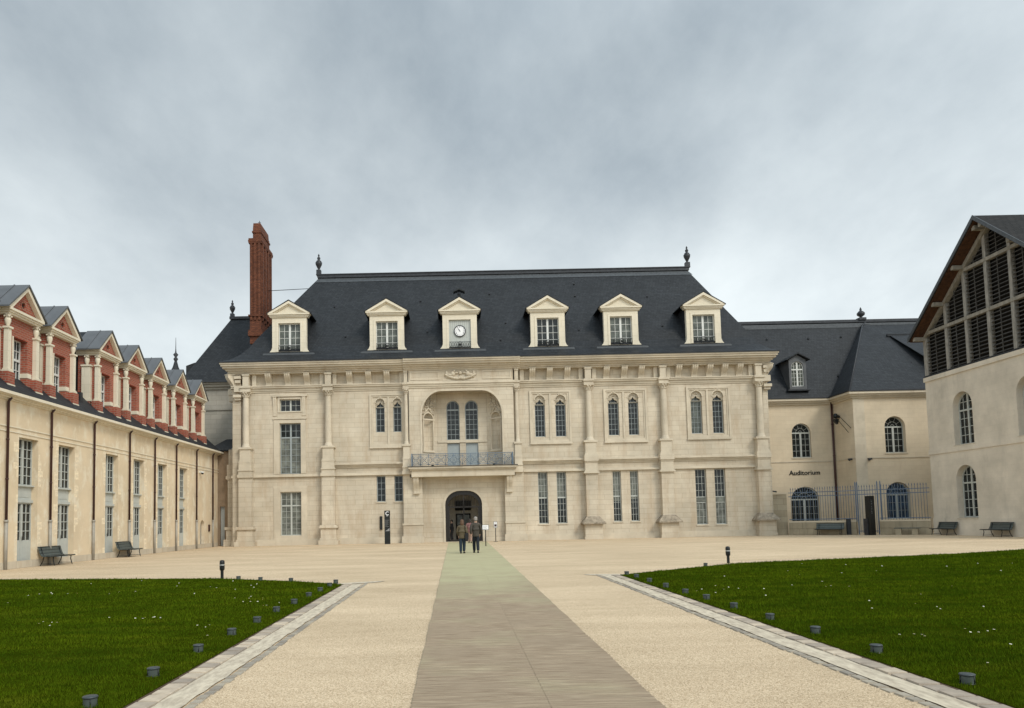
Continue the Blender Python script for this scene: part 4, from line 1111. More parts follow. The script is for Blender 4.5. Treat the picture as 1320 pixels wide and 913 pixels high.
m = MB(); m.box(-11.25, 19.8, 5.78, 6.16, 22.02, 22.26); m.box(-11.35, 19.9, 5.72, 6.22, 22.26, 22.33); m.build('ridge', M_DLEAD, roof)
m = MB()
for z0, z1 in ((21.55, 21.98),):
    ya, yb = roof_y(z0) - .03, roof_y(z1) - .03
    m.add([(-11.45, ya, z0), (20.0, ya, z0), (19.7, yb, z1), (-11.1, yb, z1)], [(0, 1, 2, 3)])
m.build('lead_flashing', M_LEAD, roof, fix=False)
m = MB()
for x, z in ((-9.5, 18.9), (-8.3, 15.9), (-2.6, 19.3), (-2.0, 16.2), (3.0, 19.9), (4.1, 16.9), (3.6, 15.3), (9.9, 19.5), (9.7, 16.1), (15.7, 19.3), (16.2, 16.3), (10.0, 20.8), (19.8, 16.2)):
    y = roof_y(z); m.prism([(x - .07, z - .05), (x + .07, z - .05), (x, z + .08)], y - .14, y + .02, 'y')
split_parts(m, 'roof_vent', M_DLEAD, roof)
def finial(x, y, z, s, parent, name='finial'):
    m = MB(); m.box(x - .2 * s, x + .2 * s, y - .2 * s, y + .2 * s, z, z + .45 * s)
    m.lathe([(.13 * s, .45 * s), (.09 * s, .55 * s), (.12 * s, .62 * s), (.28 * s, .95 * s), (.31 * s, 1.15 * s), (.22 * s, 1.22 * s), (.24 * s, 1.28 * s), (.10 * s, 1.38 * s), (.14 * s, 1.5 * s), (.15 * s, 1.58 * s), (.05 * s, 1.72 * s), (.09 * s, 1.8 * s), (.01, 1.98 * s)], x, y, 12, z)
    return m.build(name, M_DLEAD, parent)
finial(-11.15, 5.97, 22.3, .93, roof); finial(19.72, 5.97, 22.3, .93, roof)

# dormers of the palace (cream stone, pedimented)
def palace_dormer():
    m = MB()
    body = [(1.30, .5), (1.30, 3.0), (-1.30, 3.0), (-1.30, .5), (-1.38, .28), (-1.52, .12), (-1.74, 0), (1.74, 0), (1.52, .12), (1.38, .28)]
    op = rect(-.83, .83, .14, 2.34)
    m.plate(body, [op], 0, .3)
    n = len(body); m.add([(x, 0, z) for x, z in body] + [(x, .35, z) for x, z in body], [(i, (i + 1) % n, (i + 1) % n + n, i + n) for i in range(n)])
    m.ring(rect(-1.0, 1.0, .145, 2.5), rect(-.832, .832, .15, 2.342), -.035, 0)
    me = m.mesh('dormer', M_CREAM, fix=False)
    p = MB()
    p.box(-1.44, 1.44, -.1, .35, 2.78, 2.86); p.box(-1.50, 1.50, -.16, .35, 2.86, 2.96); p.box(-1.58, 1.58, -.24, .35, 2.96, 3.06)
    p.prism([(-1.35, 3.06), (1.35, 3.06), (0, 3.82)], -.05, .35, 'y')
    for sx in (-1, 1):
        p.prism([(sx * 1.62, 3.061), (sx * 1.30, 3.061), (0, 3.80), (0, 4.0)], -.26, .36, 'y')
        p.prism([(sx * 1.30, 3.062), (sx * 1.14, 3.062), (0, 3.71), (0, 3.81)], -.15, .30, 'y')
    pm = p.mesh('pediment', M_CREAM)
    r = MB()
    r.prism([(-1.66, 3.03), (0, 4.03), (1.66, 3.03), (1.66, 3.09), (0, 4.1), (-1.66, 3.09)], -.28, 4.1, 'y')
    r.prism([(1.28, .05), (1.28, 3.02), (-1.28, 3.02), (-1.28, .05)], .36, 2.9, 'y')
    rm = r.mesh('dormer_roof', M_SLATE)
    a = MB(); a.box(-1.95, 1.95, -.3, .6, -.16, -.06); a.box(-1.9, 1.9, -.25, .6, -.06, -.005)
    am = a.mesh('lead_apron', M_LEAD)
    return me, pm, rm, am
dm, dpm, drm, dam = palace_dormer()
# small iron guard bar with a ring ornament at each window foot
gm_ = MB(); gm_.tube([(-.82, -.06, .62), (.82, -.06, .62)], .018, 5); gm_.tube([(-.82, -.06, .24), (.82, -.06, .24)], .014, 5)
for k in range(9):
    x = -.72 + .18 * k; gm_.tube([(x + .08 * math.cos(a), -.06, .43 + .16 * math.sin(a)) for a in [2 * PI * j / 8 for j in range(8)]], .012, 4, closed=True)
gm_.tube([(.15 * math.cos(a), -.09, .42 + .22 * math.sin(a)) for a in [2 * PI * j / 10 for j in range(10)]], .02, 4, closed=True); gm_.blob((0, -.09, .42), (.08, .03, .1))
guard = gm_.mesh('window_guard', M_BLACK)
for i, x in enumerate((-12.42, -5.03, .5, 7.17, 12.72, 18.98)):
    d = link('dormer', dm, pal, (x, .5, 14.42)); link('pediment', dpm, d); link('dormer_roof', drm, d); link('lead_apron', dam, d)
    link('window_guard', guard, d)
    if i != 2:
        f, b, g_ = window_meshes(1.66, 2.2, 4, [4], False, 1.5, (), M_JOINW, M_GLASSG if i != 3 else M_GLASS, bt=.028)
        for nm, me in (('window_frame', f), ('glazing_bars', b), ('glass', g_)): link(nm, me, d, (0, .2, .14))
    else:
        d['label'] = 'dormer holding a white clock face on pale boards'
        m = MB()
        for k in range(11): m.box(-.83 + k * .151, -.83 + k * .151 + .143, .12 + .006 * (k % 2), .16, .14, 2.34)
        m.build('boarding', M_JOIN, d)
        m = MB(); n = 28
        m.add([(0, 0.05, 1.48)] + [(.40 * math.cos(2 * PI * k / n), .05, 1.48 + .40 * math.sin(2 * PI * k / n)) for k in range(n)], [(0, 1 + (k + 1) % n, 1 + k) for k in range(n)])
        m.T = None
        m.build('clock_face', M_WHITE, d, fix=False)
        m = MB(); m.tube([(.42 * math.cos(2 * PI * k / n), .05, 1.48 + .42 * math.sin(2 * PI * k / n)) for k in range(n)], .035, 6, closed=True)
        m.cur = 0; m.build('clock_rim', M_DLEAD, d)
        m = MB()
        nums = ['XII', 'I', 'II', 'III', 'IIII', 'V', 'VI', 'VII', 'VIII', 'IX', 'X', 'XI']
        for k in range(12):
            a = 2 * PI * k / 12; T = Matrix.Translation((.31 * math.sin(a), .04, 1.48 + .31 * math.cos(a))) @ Matrix.Rotation(a, 4, 'Y')
            m.T = T; s_ = nums[k]; wd = len(s_) * .026
            for q, ch in enumerate(s_):
                xx = -wd / 2 + .026 * (q + .5)
                if ch == 'I': m.box(xx - .005, xx + .005, -.002, .002, -.04, .04)
                elif ch == 'V': m.tube([(xx - .012, 0, .04), (xx, 0, -.04), (xx + .012, 0, .04)], .004, 4)
                else: m.tube([(xx - .012, 0, .04), (xx + .012, 0, -.04)], .004, 4); m.tube([(xx + .012, 0, .04), (xx - .012, 0, -.04)], .004, 4)
        m.build('clock_numerals', M_BLACK, d)
        for ln, wd, deg in ((.19, .022, -33), (.29, .014, -36)):
            m = MB(Matrix.Translation((0, .03 - ln * .02, 1.48)) @ Matrix.Rotation(R(deg), 4, 'Y'))
            m.prism([(-wd, -.05), (wd, -.05), (wd * .8, ln * .8), (0, ln), (-wd * .8, ln * .8)], -.004, .004, 'y'); m.build('clock_hand', M_BLACK, d)
        m = MB()
        m.prism([(-.42, 4.42), (-.44, 4.5), (0, 4.72), (.44, 4.5), (.42, 4.42), (0, 4.6)], -.25, .35, 'y')
        for sx in (-1, 1): m.tube([(sx * .2, 0, 4.05), (sx * .08, 0, 4.25), (sx * .22, 0, 4.5)], .02, 5)
        m.tube([(0, 0, 3.95), (0, 0, 4.65)], .025, 5); m.lathe([(.02, 0), (.1, .02), (.06, .12), (.03, .16)], 0, 0, 8, 4.22)
        m.build('bell_canopy', M_BLACK, d)

# chimney
m = MB(); cx0, cx1, cy0, cy1 = -16.25, -15.35, 3.5, 6.9
m.box(cx0, cx1, cy0, cy1, 16.0, 24.6)
for yy in (3.9, 4.77, 5.63, 6.5): m.box(cx1, cx1 + .09, yy - .16, yy + .16, 17.9, 24.2)
for xx in (-16.12, -15.8, -15.48): m.box(xx - .08, xx + .08, cy0 - .08, cy0, 17.9, 24.2)
for z0, z1, e in ((24.2, 24.32, .09), (24.32, 24.46, .11), (24.46, 24.6, .08), (18.2, 18.34, .11), (16.9, 17.1, .11), (16.6, 16.9, .12)): m.box(cx0 - e, cx1 + e, cy0 - e, cy1 + e, z0, z1)
m.box(cx0 + .16, cx1 - .1, cy0 + .35, cy1 - .3, 24.6, 25.55)
m.box(cx0 + .1, cx1 - .04, cy0 + .28, cy1 - .24, 25.2, 25.34)
m.prism([(cx0 + .16, 25.55), (cx1 - .1, 25.55), (cx1 - .13, 26.0), (cx0 + .2, 26.0)], cy0 + .35, cy1 - .5, 'y')
ch = m.build('chimney', M_BRICKC, pal)
m = MB(); m.tube([(-15.75, 4.6, 26.0), (-15.75, 4.6, 26.5)], .025, 5); m.tube([(-15.87, 4.6, 26.36), (-15.63, 4.6, 26.36)], .02, 5); m.build('chimney_rod', M_BLACK, ch)
m = MB(); m.tube([(-15.4, 5.5, 20.9), (-11.9, 5.9, 21.15)], .028, 5); m.build('stay_rod', M_DLEAD, ch)

# ------------------------------------------------------------------ rear block behind the palace's left end
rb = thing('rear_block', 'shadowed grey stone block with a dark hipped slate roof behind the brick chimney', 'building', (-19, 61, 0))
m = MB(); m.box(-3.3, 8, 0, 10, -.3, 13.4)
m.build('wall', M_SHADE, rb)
m = MB(); m.boxes([(-3.45, 8.1, -.15, 0, 12.9, 13.1), (-3.6, 8.2, -.35, 0, 13.1, 13.3), (-3.7, 8.2, -.5, 0, 13.3, 13.5), (-3.36, 8.1, -.1, 0, 11.15, 11.35), (-3.36, 8.1, -.1, 0, 7.7, 7.9)]); m.build('cornice', M_SHADE, rb)
m = MB()
m.add([(-3.75, -.6, 13.5), (9, -.6, 13.5), (9, 11, 13.5), (-3.75, 11, 13.5), (-.55, 3.0, 19.75), (9, 3.0, 19.75), (9, 6.5, 19.75), (-.55, 6.5, 19.75)],
      [(0, 1, 5, 4), (4, 5, 6, 7), (3, 0, 4, 7), (1, 2, 6, 5)]); rr = m.build('roof', M_SLATE, rb, fix=False)
m = MB(); m.box(-3.8, 9, -.66, -.5, 13.42, 13.56); m.box(-.7, 9, 2.85, 3.15, 19.7, 19.92); split_parts(m, 'lead_trim', M_DLEAD, rr)
finial(-.5, 3.1, 19.85, .82, rr)
m = MB(); m.prism([(-4.0, 14.5), (-4.0, 15.3), (-3.3, 15.55), (-2.2, 15.7), (-2.2, 14.5)], 1.5, 2.9, 'y'); m.build('side_dormer', M_SLATE, rr)

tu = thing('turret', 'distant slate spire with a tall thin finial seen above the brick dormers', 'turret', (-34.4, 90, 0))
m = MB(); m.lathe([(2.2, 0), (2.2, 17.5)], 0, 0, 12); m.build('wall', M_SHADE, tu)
m = MB(); m.lathe([(2.6, 17.5), (1.5, 18.9), (.9, 20.0), (.35, 21.2), (.14, 22.0)], 0, 0, 12); m.build('roof', M_SLATE, tu)
m = MB(); m.lathe([(.14, 21.9), (.3, 22.2), (.12, 22.45), (.32, 22.75), (.1, 23.0), (.05, 23.5), (.02, 24.9)], 0, 0, 8); m.build('finial', M_DLEAD, tu)

# low link wall between wing and palace
lk = thing('link_wall', 'narrow brown shadowed wall with a dark doorway between left wing and palace', 'wall', (-17.4, 56.1, 0))
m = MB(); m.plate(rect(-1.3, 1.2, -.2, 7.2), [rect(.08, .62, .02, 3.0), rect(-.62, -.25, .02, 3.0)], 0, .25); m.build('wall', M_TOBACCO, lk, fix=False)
m = MB(); m.box(.08, .62, .25, .3, 0, 3.0); m.build('doorway', M_DARK, lk)
m = MB(); m.box(-.62, -.25, .22, .27, 0, 3.0); split_parts(m, 'shutter', M_JOIN, lk)
m = MB(); m.prism([(-.25, 7.2), (-.25, 7.3), (4.8, 8.7), (4.8, 7.2)], -1.6, 1.3, 'x'); m.build('roof', M_SLATE, lk)

# ------------------------------------------------------------------ left wing
Y0 = 24.0
wing = thing('left_wing', 'low warm plaster wing with a row of brick dormers along the left side', 'building', (-18.1, Y0, 0), R(90))
wc = [27.2, 31.1, 34.15, 38.66, 41.95, 45.3, 48.8]
H = [rect(y - Y0 - .71, y - Y0 + .71, .06, 5.42) for y in wc]
nich = arch(52.45 - Y0, .85, .03, 1.95, .42, 8)
m = MB(); m.plate(rect(0, 31.8, -.3, 7.0), H + [nich], 0, .28)
m.add([(31.8, 0, -.3), (31.8, 9, -.3), (31.8, 9, 7), (31.8, 0, 7)], [(0, 1, 2, 3)]); m.add([(0, 0, -.3), (0, 9, -.3), (0, 9, 7), (0, 0, 7)], [(0, 3, 2, 1)])
m.add([(0, 9, -.3), (31.8, 9, -.3), (31.8, 9, 7), (0, 9, 7)], [(0, 3, 2, 1)])
m.build('wall', M_PLASTER, wing, fix=False)
m = MB(); m.prism(arch(52.45 - Y0, .86, .02, 1.96, .43, 8), .22, .3, 'y'); m.build('blind_niche', M_SHADE, wing)
m = MB()
m.boxes([(-.1, 31.9, -.03, 0, 5.56, 5.60), (-.1, 31.9, -.035, 0, 5.76, 5.80)])
m.boxes([(-.2, 31.85, -.08, 0, 6.84, 6.90), (-.2, 31.87, -.2, 0, 6.90, 6.97), (-.2, 31.9, -.34, 0, 6.97, 7.08)])
m.build('cornice', M_CREAM, wing)
m = MB()
for y in (29.5, 32.7, 36.6, 40.6, 44.0, 47.4, 51.1): pass
M_QUOIN = random_tint('pale_quoin_block', (0.74, 0.63, 0.455), 0.04)
qm = {}
rq = random.Random(12)
for y in wc:
    for sd in (-1, 1):
        z = .3
        while z < 5.4:
            h_ = rq.choice((.28, .34, .42)); w_ = rq.choice((.14, .24, .36))
            if rq.random() < .55:
                if (h_, w_) not in qm:
                    qb = MB(); qb.box(0, w_, -.003, .0, .008, h_ - .008); qm[(h_, w_)] = qb.mesh('quoin', M_QUOIN)
                link('quoin', qm[(h_, w_)], wing, (y - Y0 + (.712 if sd > 0 else -.712 - w_), 0, z))
            z += h_
m.box(0, 31.8, -.022, 0, -.1, .3)
split_parts(m, 'stone_strip', M_STONE, wing)
m = MB(); m.box(-.2, 31.9, -.42, -.345, 7.0, 7.12); split_parts(m, 'gutter', M_CREAM, wing)
for i, y in enumerate(wc):
    c = y - Y0
    window(wing, c, 3.44, .26, 1.42, 1.98, 4, 5, False, 1.3, (), M_JOIN, M_GLASS, bt=.03)
    m = MB(); m.boxes([(c - .71, c + .71, .27, .33, 2.84, 3.44), (c - .56, c + .56, .255, .27, 2.96, 3.34), (c - .74, c + .74, .18, .3, 2.72, 2.84), (c - .72, c + .72, .14, .3, 3.40, 3.46)]); m.build('spandrel_panel', M_JOIN, wing)
    window(wing, c, .06, .26, 1.42, 2.66, 4, [4], False, 1.3, (), M_JOIN, M_GLASS, name='glazed_door', bt=.03, solid=((.06, 1.08),))
    m = MB(); m.tube([(c - .03, .2, 1.12), (c - .03, .2, 1.3)], .015, 5); m.build('door_handle', M_BLACK, wing)
for y in (29.5, 32.7, 36.6, 40.6, 44.0, 47.4, 51.1, 54.5):
    c = y - Y0
    m = MB(); m.tube([(c, -.2, 6.93), (c, -.08, 6.76), (c, -.08, 1.9)], .052, 8)
    for z in (5.2, 3.6): m.tube([(c, -.08, z), (c, -.08, z + .06)], .066, 8)
    o = m.build('downpipe', M_PIPE, wing)
    m = MB(); m.tube([(c, -.08, 1.92), (c, -.08, 0)], .068, 8); m.tube([(c, -.08, 1.88), (c, -.08, 1.98)], .085, 8); m.build('pipe_foot', M_PIPEG, o)
m = MB(); c = 51.85 - Y0; m.box(c - .06, c + .06, -.16, 0, 5.3, 5.42); m.lathe([(.12, 0), (.12, .06), (.05, .1)], c, -.2, 8, 5.3); m.build('wall_camera', M_JOINW, wing)
m = MB(); m.blob((c, -.2, 5.28), (.1, .1, .1)); m.build('camera_lens', M_BLACK, wing)
m = MB(); c = 53.8 - Y0; m.box(c - .12, c + .12, -.07, 0, 1.15, 1.65); m.build('wall_box', M_PIPE, wing)
# roof of the wing
m = MB()
m.add([(-.3, -.34, 7.09), (31.9, -.34, 7.09), (31.9, .0, 7.40), (-.3, .0, 7.40), (31.9, 4.6, 11.6), (-.3, 4.6, 11.6), (31.9, 9.6, 7.2), (-.3, 9.6, 7.2)],
      [(0, 1, 2, 3), (3, 2, 4, 5), (5, 4, 6, 7), (1, 6, 4, 2), (0, 3, 5, 7)])
wroof = m.build('roof', M_SLATE, wing, fix=False)
m = MB()
for c in (28.9 - Y0, 32.62 - Y0, 36.4 - Y0, 40.3 - Y0, 43.6 - Y0, 47.05 - Y0, 50.6 - Y0, 53.9 - Y0):
    m.box(c - .12, c + .12, .5, .95, 7.7, 8.35)
split_parts(m, 'snow_block', M_DLEAD, wroof)
# brick dormer
def brick_dormer():
    zb = 0.0   # local origin at z = 7.3
    m = MB()
    m.plate(rect(-1.0, 1.0, .18, 3.35), [rect(-.52, .52, .2, 2.42)], .0, .36)
    m.boxes([(-1.0, -.6, -.02, .0, .2, .9), (.6, 1.0, -.02, .0, .2, .9)])
    m.add([(-1.0, 0, .18), (-1.0, .95, .18), (-1.0, .95, 3.35), (-1.0, 0, 3.35)], [(0, 3, 2, 1)]); m.add([(1.0, 0, .18), (1.0, .95, .18), (1.0, .95, 3.35), (1.0, 0, 3.35)], [(0, 1, 2, 3)])
    for sx in (-1, 1):
        m.box(sx * 1.02 - .24, sx * 1.02 + .24, -.26, .1, .28, .80)
        m.box(sx * 1.16 - .1, sx * 1.16 + .1, .2, .76, .28, .80)
    body = m.mesh('brick_front', M_BRICK, fix=False)
    t = MB()
    t.boxes([(-.6, -.52, -.03, .3, .2, 2.42), (.50, .80, -.035, .3, .84, 1.04)])
    for sx in (-1, 1):
        for (xc, yc, hw, d0, d1) in ((sx * 1.02, 0, .11, -.17, 0.02), (sx * 1.08, .44, .13, -.22, .22)):
            t.box(xc - hw, xc + hw, yc + d0, yc + d1, .92, 2.62)
            t.box(xc - hw - .06, xc + hw + .06, yc + d0 - .06, yc + d1 + .03, .80, .88); t.box(xc - hw - .03, xc + hw + .03, yc + d0 - .03, yc + d1 + .02, .88, .94)
            t.box(xc - hw - .05, xc + hw + .05, yc + d0 - .05, yc + d1 + .03, 2.62, 2.70)
            t.lathe([(.05, 0), (.08, .08), (.125, .22), (.12, .32), (.07, .42), (.12, .47), (.12, .52)], xc, yc + (d0 + d1) / 2, 10, 2.70)
            for k in range(4): t.blob((xc + .14 * math.cos(k * 1.57 + .8), yc + (d0 + d1) / 2 + .12 * math.sin(k * 1.57 + .8), 3.13), .05, 5, 3)
        t.box(sx * 1.02 - .26, sx * 1.02 + .26, -.28, .12, .2, .28)
    for z0, z1, e in ((3.22, 3.30, .0), (3.30, 3.38, .06), (3.38, 3.48, .12)):
        t.box(-1.14 - e, 1.14 + e, -.2 - e, .98, z0, z1)
    for sx in (-1, 1):
        t.prism([(sx * 1.32, 3.481), (sx * 1.08, 3.481), (0, 4.50), (0, 4.70)], -.30, .30, 'y')
    trim = t.mesh('stone_dressing', M_CREAM)
    p = MB(); n = 12
    tri = [(-1.06, 3.482), (1.06, 3.482), (0, 4.5)]
    p.plate([(1.06, 3.482), (0, 4.5), (-1.06, 3.482)], [[(.15 * math.cos(2 * PI * k / n), 3.86 + .15 * math.sin(2 * PI * k / n)) for k in range(n)]], -.1, .25)
    p.ring([(.21 * math.cos(2 * PI * k / n), 3.86 + .21 * math.sin(2 * PI * k / n)) for k in range(n)], [(.15 * math.cos(2 * PI * k / n), 3.86 + .15 * math.sin(2 * PI * k / n)) for k in range(n)], -.125, -.1)
    ped = p.mesh('pediment', M_BRICK, fix=False)
    o = MB(); o.prism([(.17 * math.cos(2 * PI * k / n), 3.86 + .17 * math.sin(2 * PI * k / n)) for k in range(n)], -.02, .05, 'y'); eye = o.mesh('round_window', M_DARK)
    z = MB(); z.prism([(-1.42, 3.44), (0, 4.70), (1.42, 3.44), (1.42, 3.51), (0, 4.79), (-1.42, 3.51)], -.36, 1.0, 'y')
    for sx in (-1, 1):
        z.prism([(sx * 1.42, 3.50), (sx * 1.42, 3.54), (0, 4.82), (0, 4.78)], .28, .33, 'y')
    zinc = z.mesh('zinc_roof', M_ZINC)
    s = MB(); s.prism([(-1.3, 3.40), (0, 4.66), (1.3, 3.40), (1.3, 3.46), (0, 4.74), (-1.3, 3.46)], 1.0, 4.9, 'y'); s.box(-1.12, 1.12, 1.0, 4.6, .2, 3.42)
    slate = s.mesh('slate_cheek', M_SLATE)
    return body, trim, ped, eye, zinc, slate
BD = brick_dormer()
BN = ('brick_front', 'stone_dressing', 'pediment', 'round_window', 'zinc_roof', 'slate_cheek')
for y in (27.6, 31.02, 34.15, 38.66, 41.92, 45.25, 48.85, 52.45):
    d = link('dormer', BD[0], wing, (y - Y0, 0.40, 7.28))
    for nm, me in list(zip(BN, BD))[1:]: link(nm, me, d)
    f, b, g_ = window_meshes(1.04, 2.22, 4, [3, 2], False, 1.0, (1.35,), M_JOINW, M_GLASS, bt=.03)
    for nm, me in (('window_frame', f), ('glazing_bars', b), ('glass', g_)): link(nm, me, d, (0, .3, .2))

# ------------------------------------------------------------------ auditorium wing
AY = 55.0
aud = thing('auditorium', 'pale stone auditorium wing with slate roof and arched windows right of the palace', 'building', (0, AY, 0))
m = MB()
m.plate(rect(23.0, 29.9, -.3, 10.5), [arch(27.35, 1.5, 5.95, 2.72, .75), arch(27.4, 2.2, .9, 2.75, 1.0)], 3.0, .3)
m.add([(29.9, 0, -.3), (29.9, 3.0, -.3), (29.9, 3.0, 10.5), (29.9, 0, 10.5)], [(0, 1, 2, 3)])
m.plate(rect(29.9, 41, -.3, 10.5), [arch(32.98, 1.55, 5.95, 2.75, .78), arch(32.95, 1.85, 1.0, 2.75, .92)], 0, .42)
m.build('wall', M_AUD, aud, fix=False)
m = MB()
m.box(29.9, 30.75, -.03, 0, 0, 10.25)
m.boxes([(23.2, 29.88, 2.95, 3, 5.58, 5.66), (29.87, 29.9, -.02, 2.95, 5.58, 5.66), (30.75, 41, -.05, 0, 5.56, 5.64)])
for z0, z1, e in ((10.12, 10.26, .14), (10.26, 10.4, .3), (10.4, 10.56, .46)):
    m.boxes([(23.2, 29.9 - e, 3 - e, 3.0, z0, z1), (29.9 - e, 29.9, -e, 3.0, z0, z1), (29.9, 41, -e, 0, z0, z1)])
for cx_, y_ in ((27.35, 3.0), (32.98, 0)): m.box(cx_ - .85, cx_ + .85, y_ - .05, y_ + .2, 5.86, 5.95)
m.build('cornice', M_TRIM, aud)
m = MB()
A_ = (35.3, 7.0, 17.9)
e = .42
m.add([(23.2, 3 - e, 10.56), (29.9 - e, 3 - e, 10.56), (35.6, 7.6, 17.9), (23.2, 7.6, 17.9)], [(0, 1, 2, 3)])
m.add([(29.9 - e, 3 - e, 10.56), (29.9 - e, -e, 10.56), (34.75, 6.7, 17.3), (35.6, 7.6, 17.9)], [(0, 1, 2, 3)])
m.add([(29.9 - e, -e, 10.56), (43, -e, 10.56), (43, 7.6, 17.9), (35.6, 7.6, 17.9), (34.75, 6.7, 17.3)], [(0, 1, 2, 3, 4)])
m.add([(15, 7.6, 17.9), (43, 7.6, 17.9), (43, 15, 10.5), (15, 15, 10.5)], [(0, 1, 2, 3)])
m.add([(15, 5.5, 14.6), (23.2, 5.5, 14.6), (23.2, 7.6, 17.9), (15, 7.6, 17.9)], [(0, 1, 2, 3)])
m.add([(29.9 - e, 3 - e, 10.555), (29.9 - e, -e, 10.555), (43, -e, 10.555), (43, 3 - e, 10.555)], [(0, 1, 2, 3)])
ar = m.build('roof', M_SLATE, aud, fix=False)
m = MB(); m.box(15, 43, 7.42, 7.78, 17.86, 18.1); m.box(23.2, 29.42, 2.5, 2.62, 10.563, 10.66); m.box(29.4, 29.5, -.5, 2.499, 10.563, 10.66); m.box(29.5, 43, -.5, -.4, 10.563, 10.66)
m.tube([(29.48, -.42, 10.6), (34.75, 6.7, 17.34), (35.6, 7.6, 17.94)], .06, 5)
m.build('lead_ridge', M_DLEAD, ar)
m = MB(); m.box(15, 43, 7.2, 7.4, 17.35, 17.72); m.build('lead_flashing', M_LEAD, ar)
m = MB(); m.box(34.9, 35.5, 7.3, 7.9, 18.05, 18.25); m.lathe([(.12, .2), (.1, .3), (.3, .45), (.33, .62), (.2, .78), (.08, .85), (.1, .95), (.02, 1.15)], 35.2, 7.6, 10, 18.05); m.build('finial', M_DLEAD, ar)
m = MB()
for x, z in ((26.5, 16.3), (30, 16.3), (32.8, 16.4), (24.5, 12.5), (31, 12.6), (36.0, 13.2), (35.5, 16.0)):
    y = 3 - e + (z - 10.56) * (4.6 + e) / 7.34 if x < 33 else -e + (z - 10.56) * 8.02 / 7.34
    m.prism([(x - .08, z - .05), (x + .08, z - .05), (x, z + .09)], y - .15, y, 'y')
split_parts(m, 'roof_vent', M_DLEAD, ar)
# dormer of the auditorium: dark hood, white arched window
m = MB()
m.plate([(27.95, 11.35), (27.95, 13.75), (27.25, 14.15), (26.6, 13.75), (26.6, 11.35)], [arch(27.27, .98, 11.62, 2.0, .49)], 2.9, .15)
m.add([(26.6, 2.9, 11.35), (26.6, 6.2, 11.35), (26.6, 6.2, 13.75), (26.6, 2.9, 13.75)], [(0, 3, 2, 1)]); m.add([(27.95, 2.9, 11.35), (27.95, 6.2, 11.35), (27.95, 6.2, 13.75), (27.95, 2.9, 13.75)], [(0, 1, 2, 3)])
ad = m.build('dormer', M_ZINC, aud, fix=False)
m = MB(); m.prism([(28.2, 13.68), (27.27, 14.2), (26.35, 13.68), (26.35, 13.76), (27.27, 14.3), (28.2, 13.76)], 2.65, 6.4, 'y'); m.build('dormer_roof', M_SLATE, ad); m = MB(); m.box(26.4, 28.15, 2.75, 3.1, 11.25, 11.36); m.build('lead_apron', M_DLEAD, ad)
f, b, g_ = window_meshes(.98, 2.0, 4, [4, 2], True, 1.2, (1.35,), M_JOINW, M_GLASSG, rise=.49)
for nm, me in (('window_frame', f), ('glazing_bars', b), ('glass', g_)): link(nm, me, ad, (27.27, 3.0, 11.62))
m = MB(); m.add([(37.0, 1.2, 13.0), (39.5, 1.2, 13.0), (39.5, 5.4, 16.2), (36.2, 5.4, 16.2)], [(0, 1, 2, 3)]); m.box(36.9, 39.5, 1.1, 1.25, 12.9, 13.1); m.box(36.0, 39.5, 5.3, 5.45, 16.05, 16.25); m.build('roof_hatch', M_SLATE, ar, fix=False)
window(aud, 27.35, 5.96, 3.18, 1.49, 2.7, 4, [4, 1], True, 1.4, (1.95,), M_JOIN, M_GLASS, fan=True, rise=.745)
window(aud, 27.4, .92, 3.18, 2.19, 2.72, 6, [3, 1], True, 2.0, (1.72,), M_JOIN, M_GLASS, fan=True, rise=.99)
window(aud, 32.98, 5.96, .3, 1.54, 2.73, 4, [4, 1], True, 1.4, (1.95,), M_JOIN, M_GLASS, fan=True, rise=.775)
window(aud, 32.95, 1.01, .3, 1.84, 2.73, 6, [3, 1], True, 1.6, (1.8,), M_JOINB, M_GLASSB, fan=True, rise=.915)
m = MB(); m.tube([(29.78, 2.85, 10.3), (29.78, 2.85, 0)], .075, 8)
for z in (8.5, 6.0, 3.5): m.tube([(29.78, 2.85, z), (29.78, 2.85, z + .08)], .095, 8)
m.build('downpipe', M_PIPE, aud)
m = MB(); m.box(29.6, 29.9, 1.9, 2.3, 8.9, 9.05); m.blob((29.35, 1.5, 9.0), (.2, .2, .22)); m.prism([(29.15, 8.75), (29.55, 8.75), (29.45, 8.35), (29.3, 8.5)], 1.35, 1.65, 'y')
m.tube([(29.9, 2.0, 9.15), (29.3, 1.2, 9.0)], .03, 5); m.tube([(29.3, 1.4, 8.9), (29.75, .5, 7.6)], .025, 5); m.tube([(29.45, 1.3, 9.05), (29.85, .3, 7.9)], .025, 5)
m.build('bracket_lamp', M_BLACK, aud)
for (x, y, z) in ((29.75, .5, 5.5), (30.9, -.15, 5.45)):
    m = MB(); m.box(x - .12, x + .12, y - .1, y + .1, z, z + .12); m.blob((x - .1, y - .1, z), (.09, .09, .08)); m.build('wall_camera', M_DLEAD, aud)
fc = bpy.data.curves.new('auditorium_lettering', 'FONT'); fc.body = 'Auditorium'; fc.size = .62; fc.extrude = .02; fc.align_x = 'CENTER'; fc.space_character = 1.02; fc.offset = .004
tmp = bpy.data.objects.new('tmp', fc); col.objects.link(tmp)
dg = bpy.context.evaluated_depsgraph_get(); me = bpy.data.meshes.new_from_object(tmp.evaluated_get(dg)); me.materials.clear(); me.materials.append(M_BLACK)
xs = [v.co.x for v in me.vertices]; kx = 2.42 / (max(xs) - min(xs))
me.transform(Matrix.Diagonal((kx, kx, 1, 1))); bpy.data.objects.remove(tmp)
o = link('lettering', me, aud, (27.45, 2.97, 4.58)); o.rotation_euler = (R(90), 0, 0); o['label'] = 'dark word Auditorium in sans serif letters'

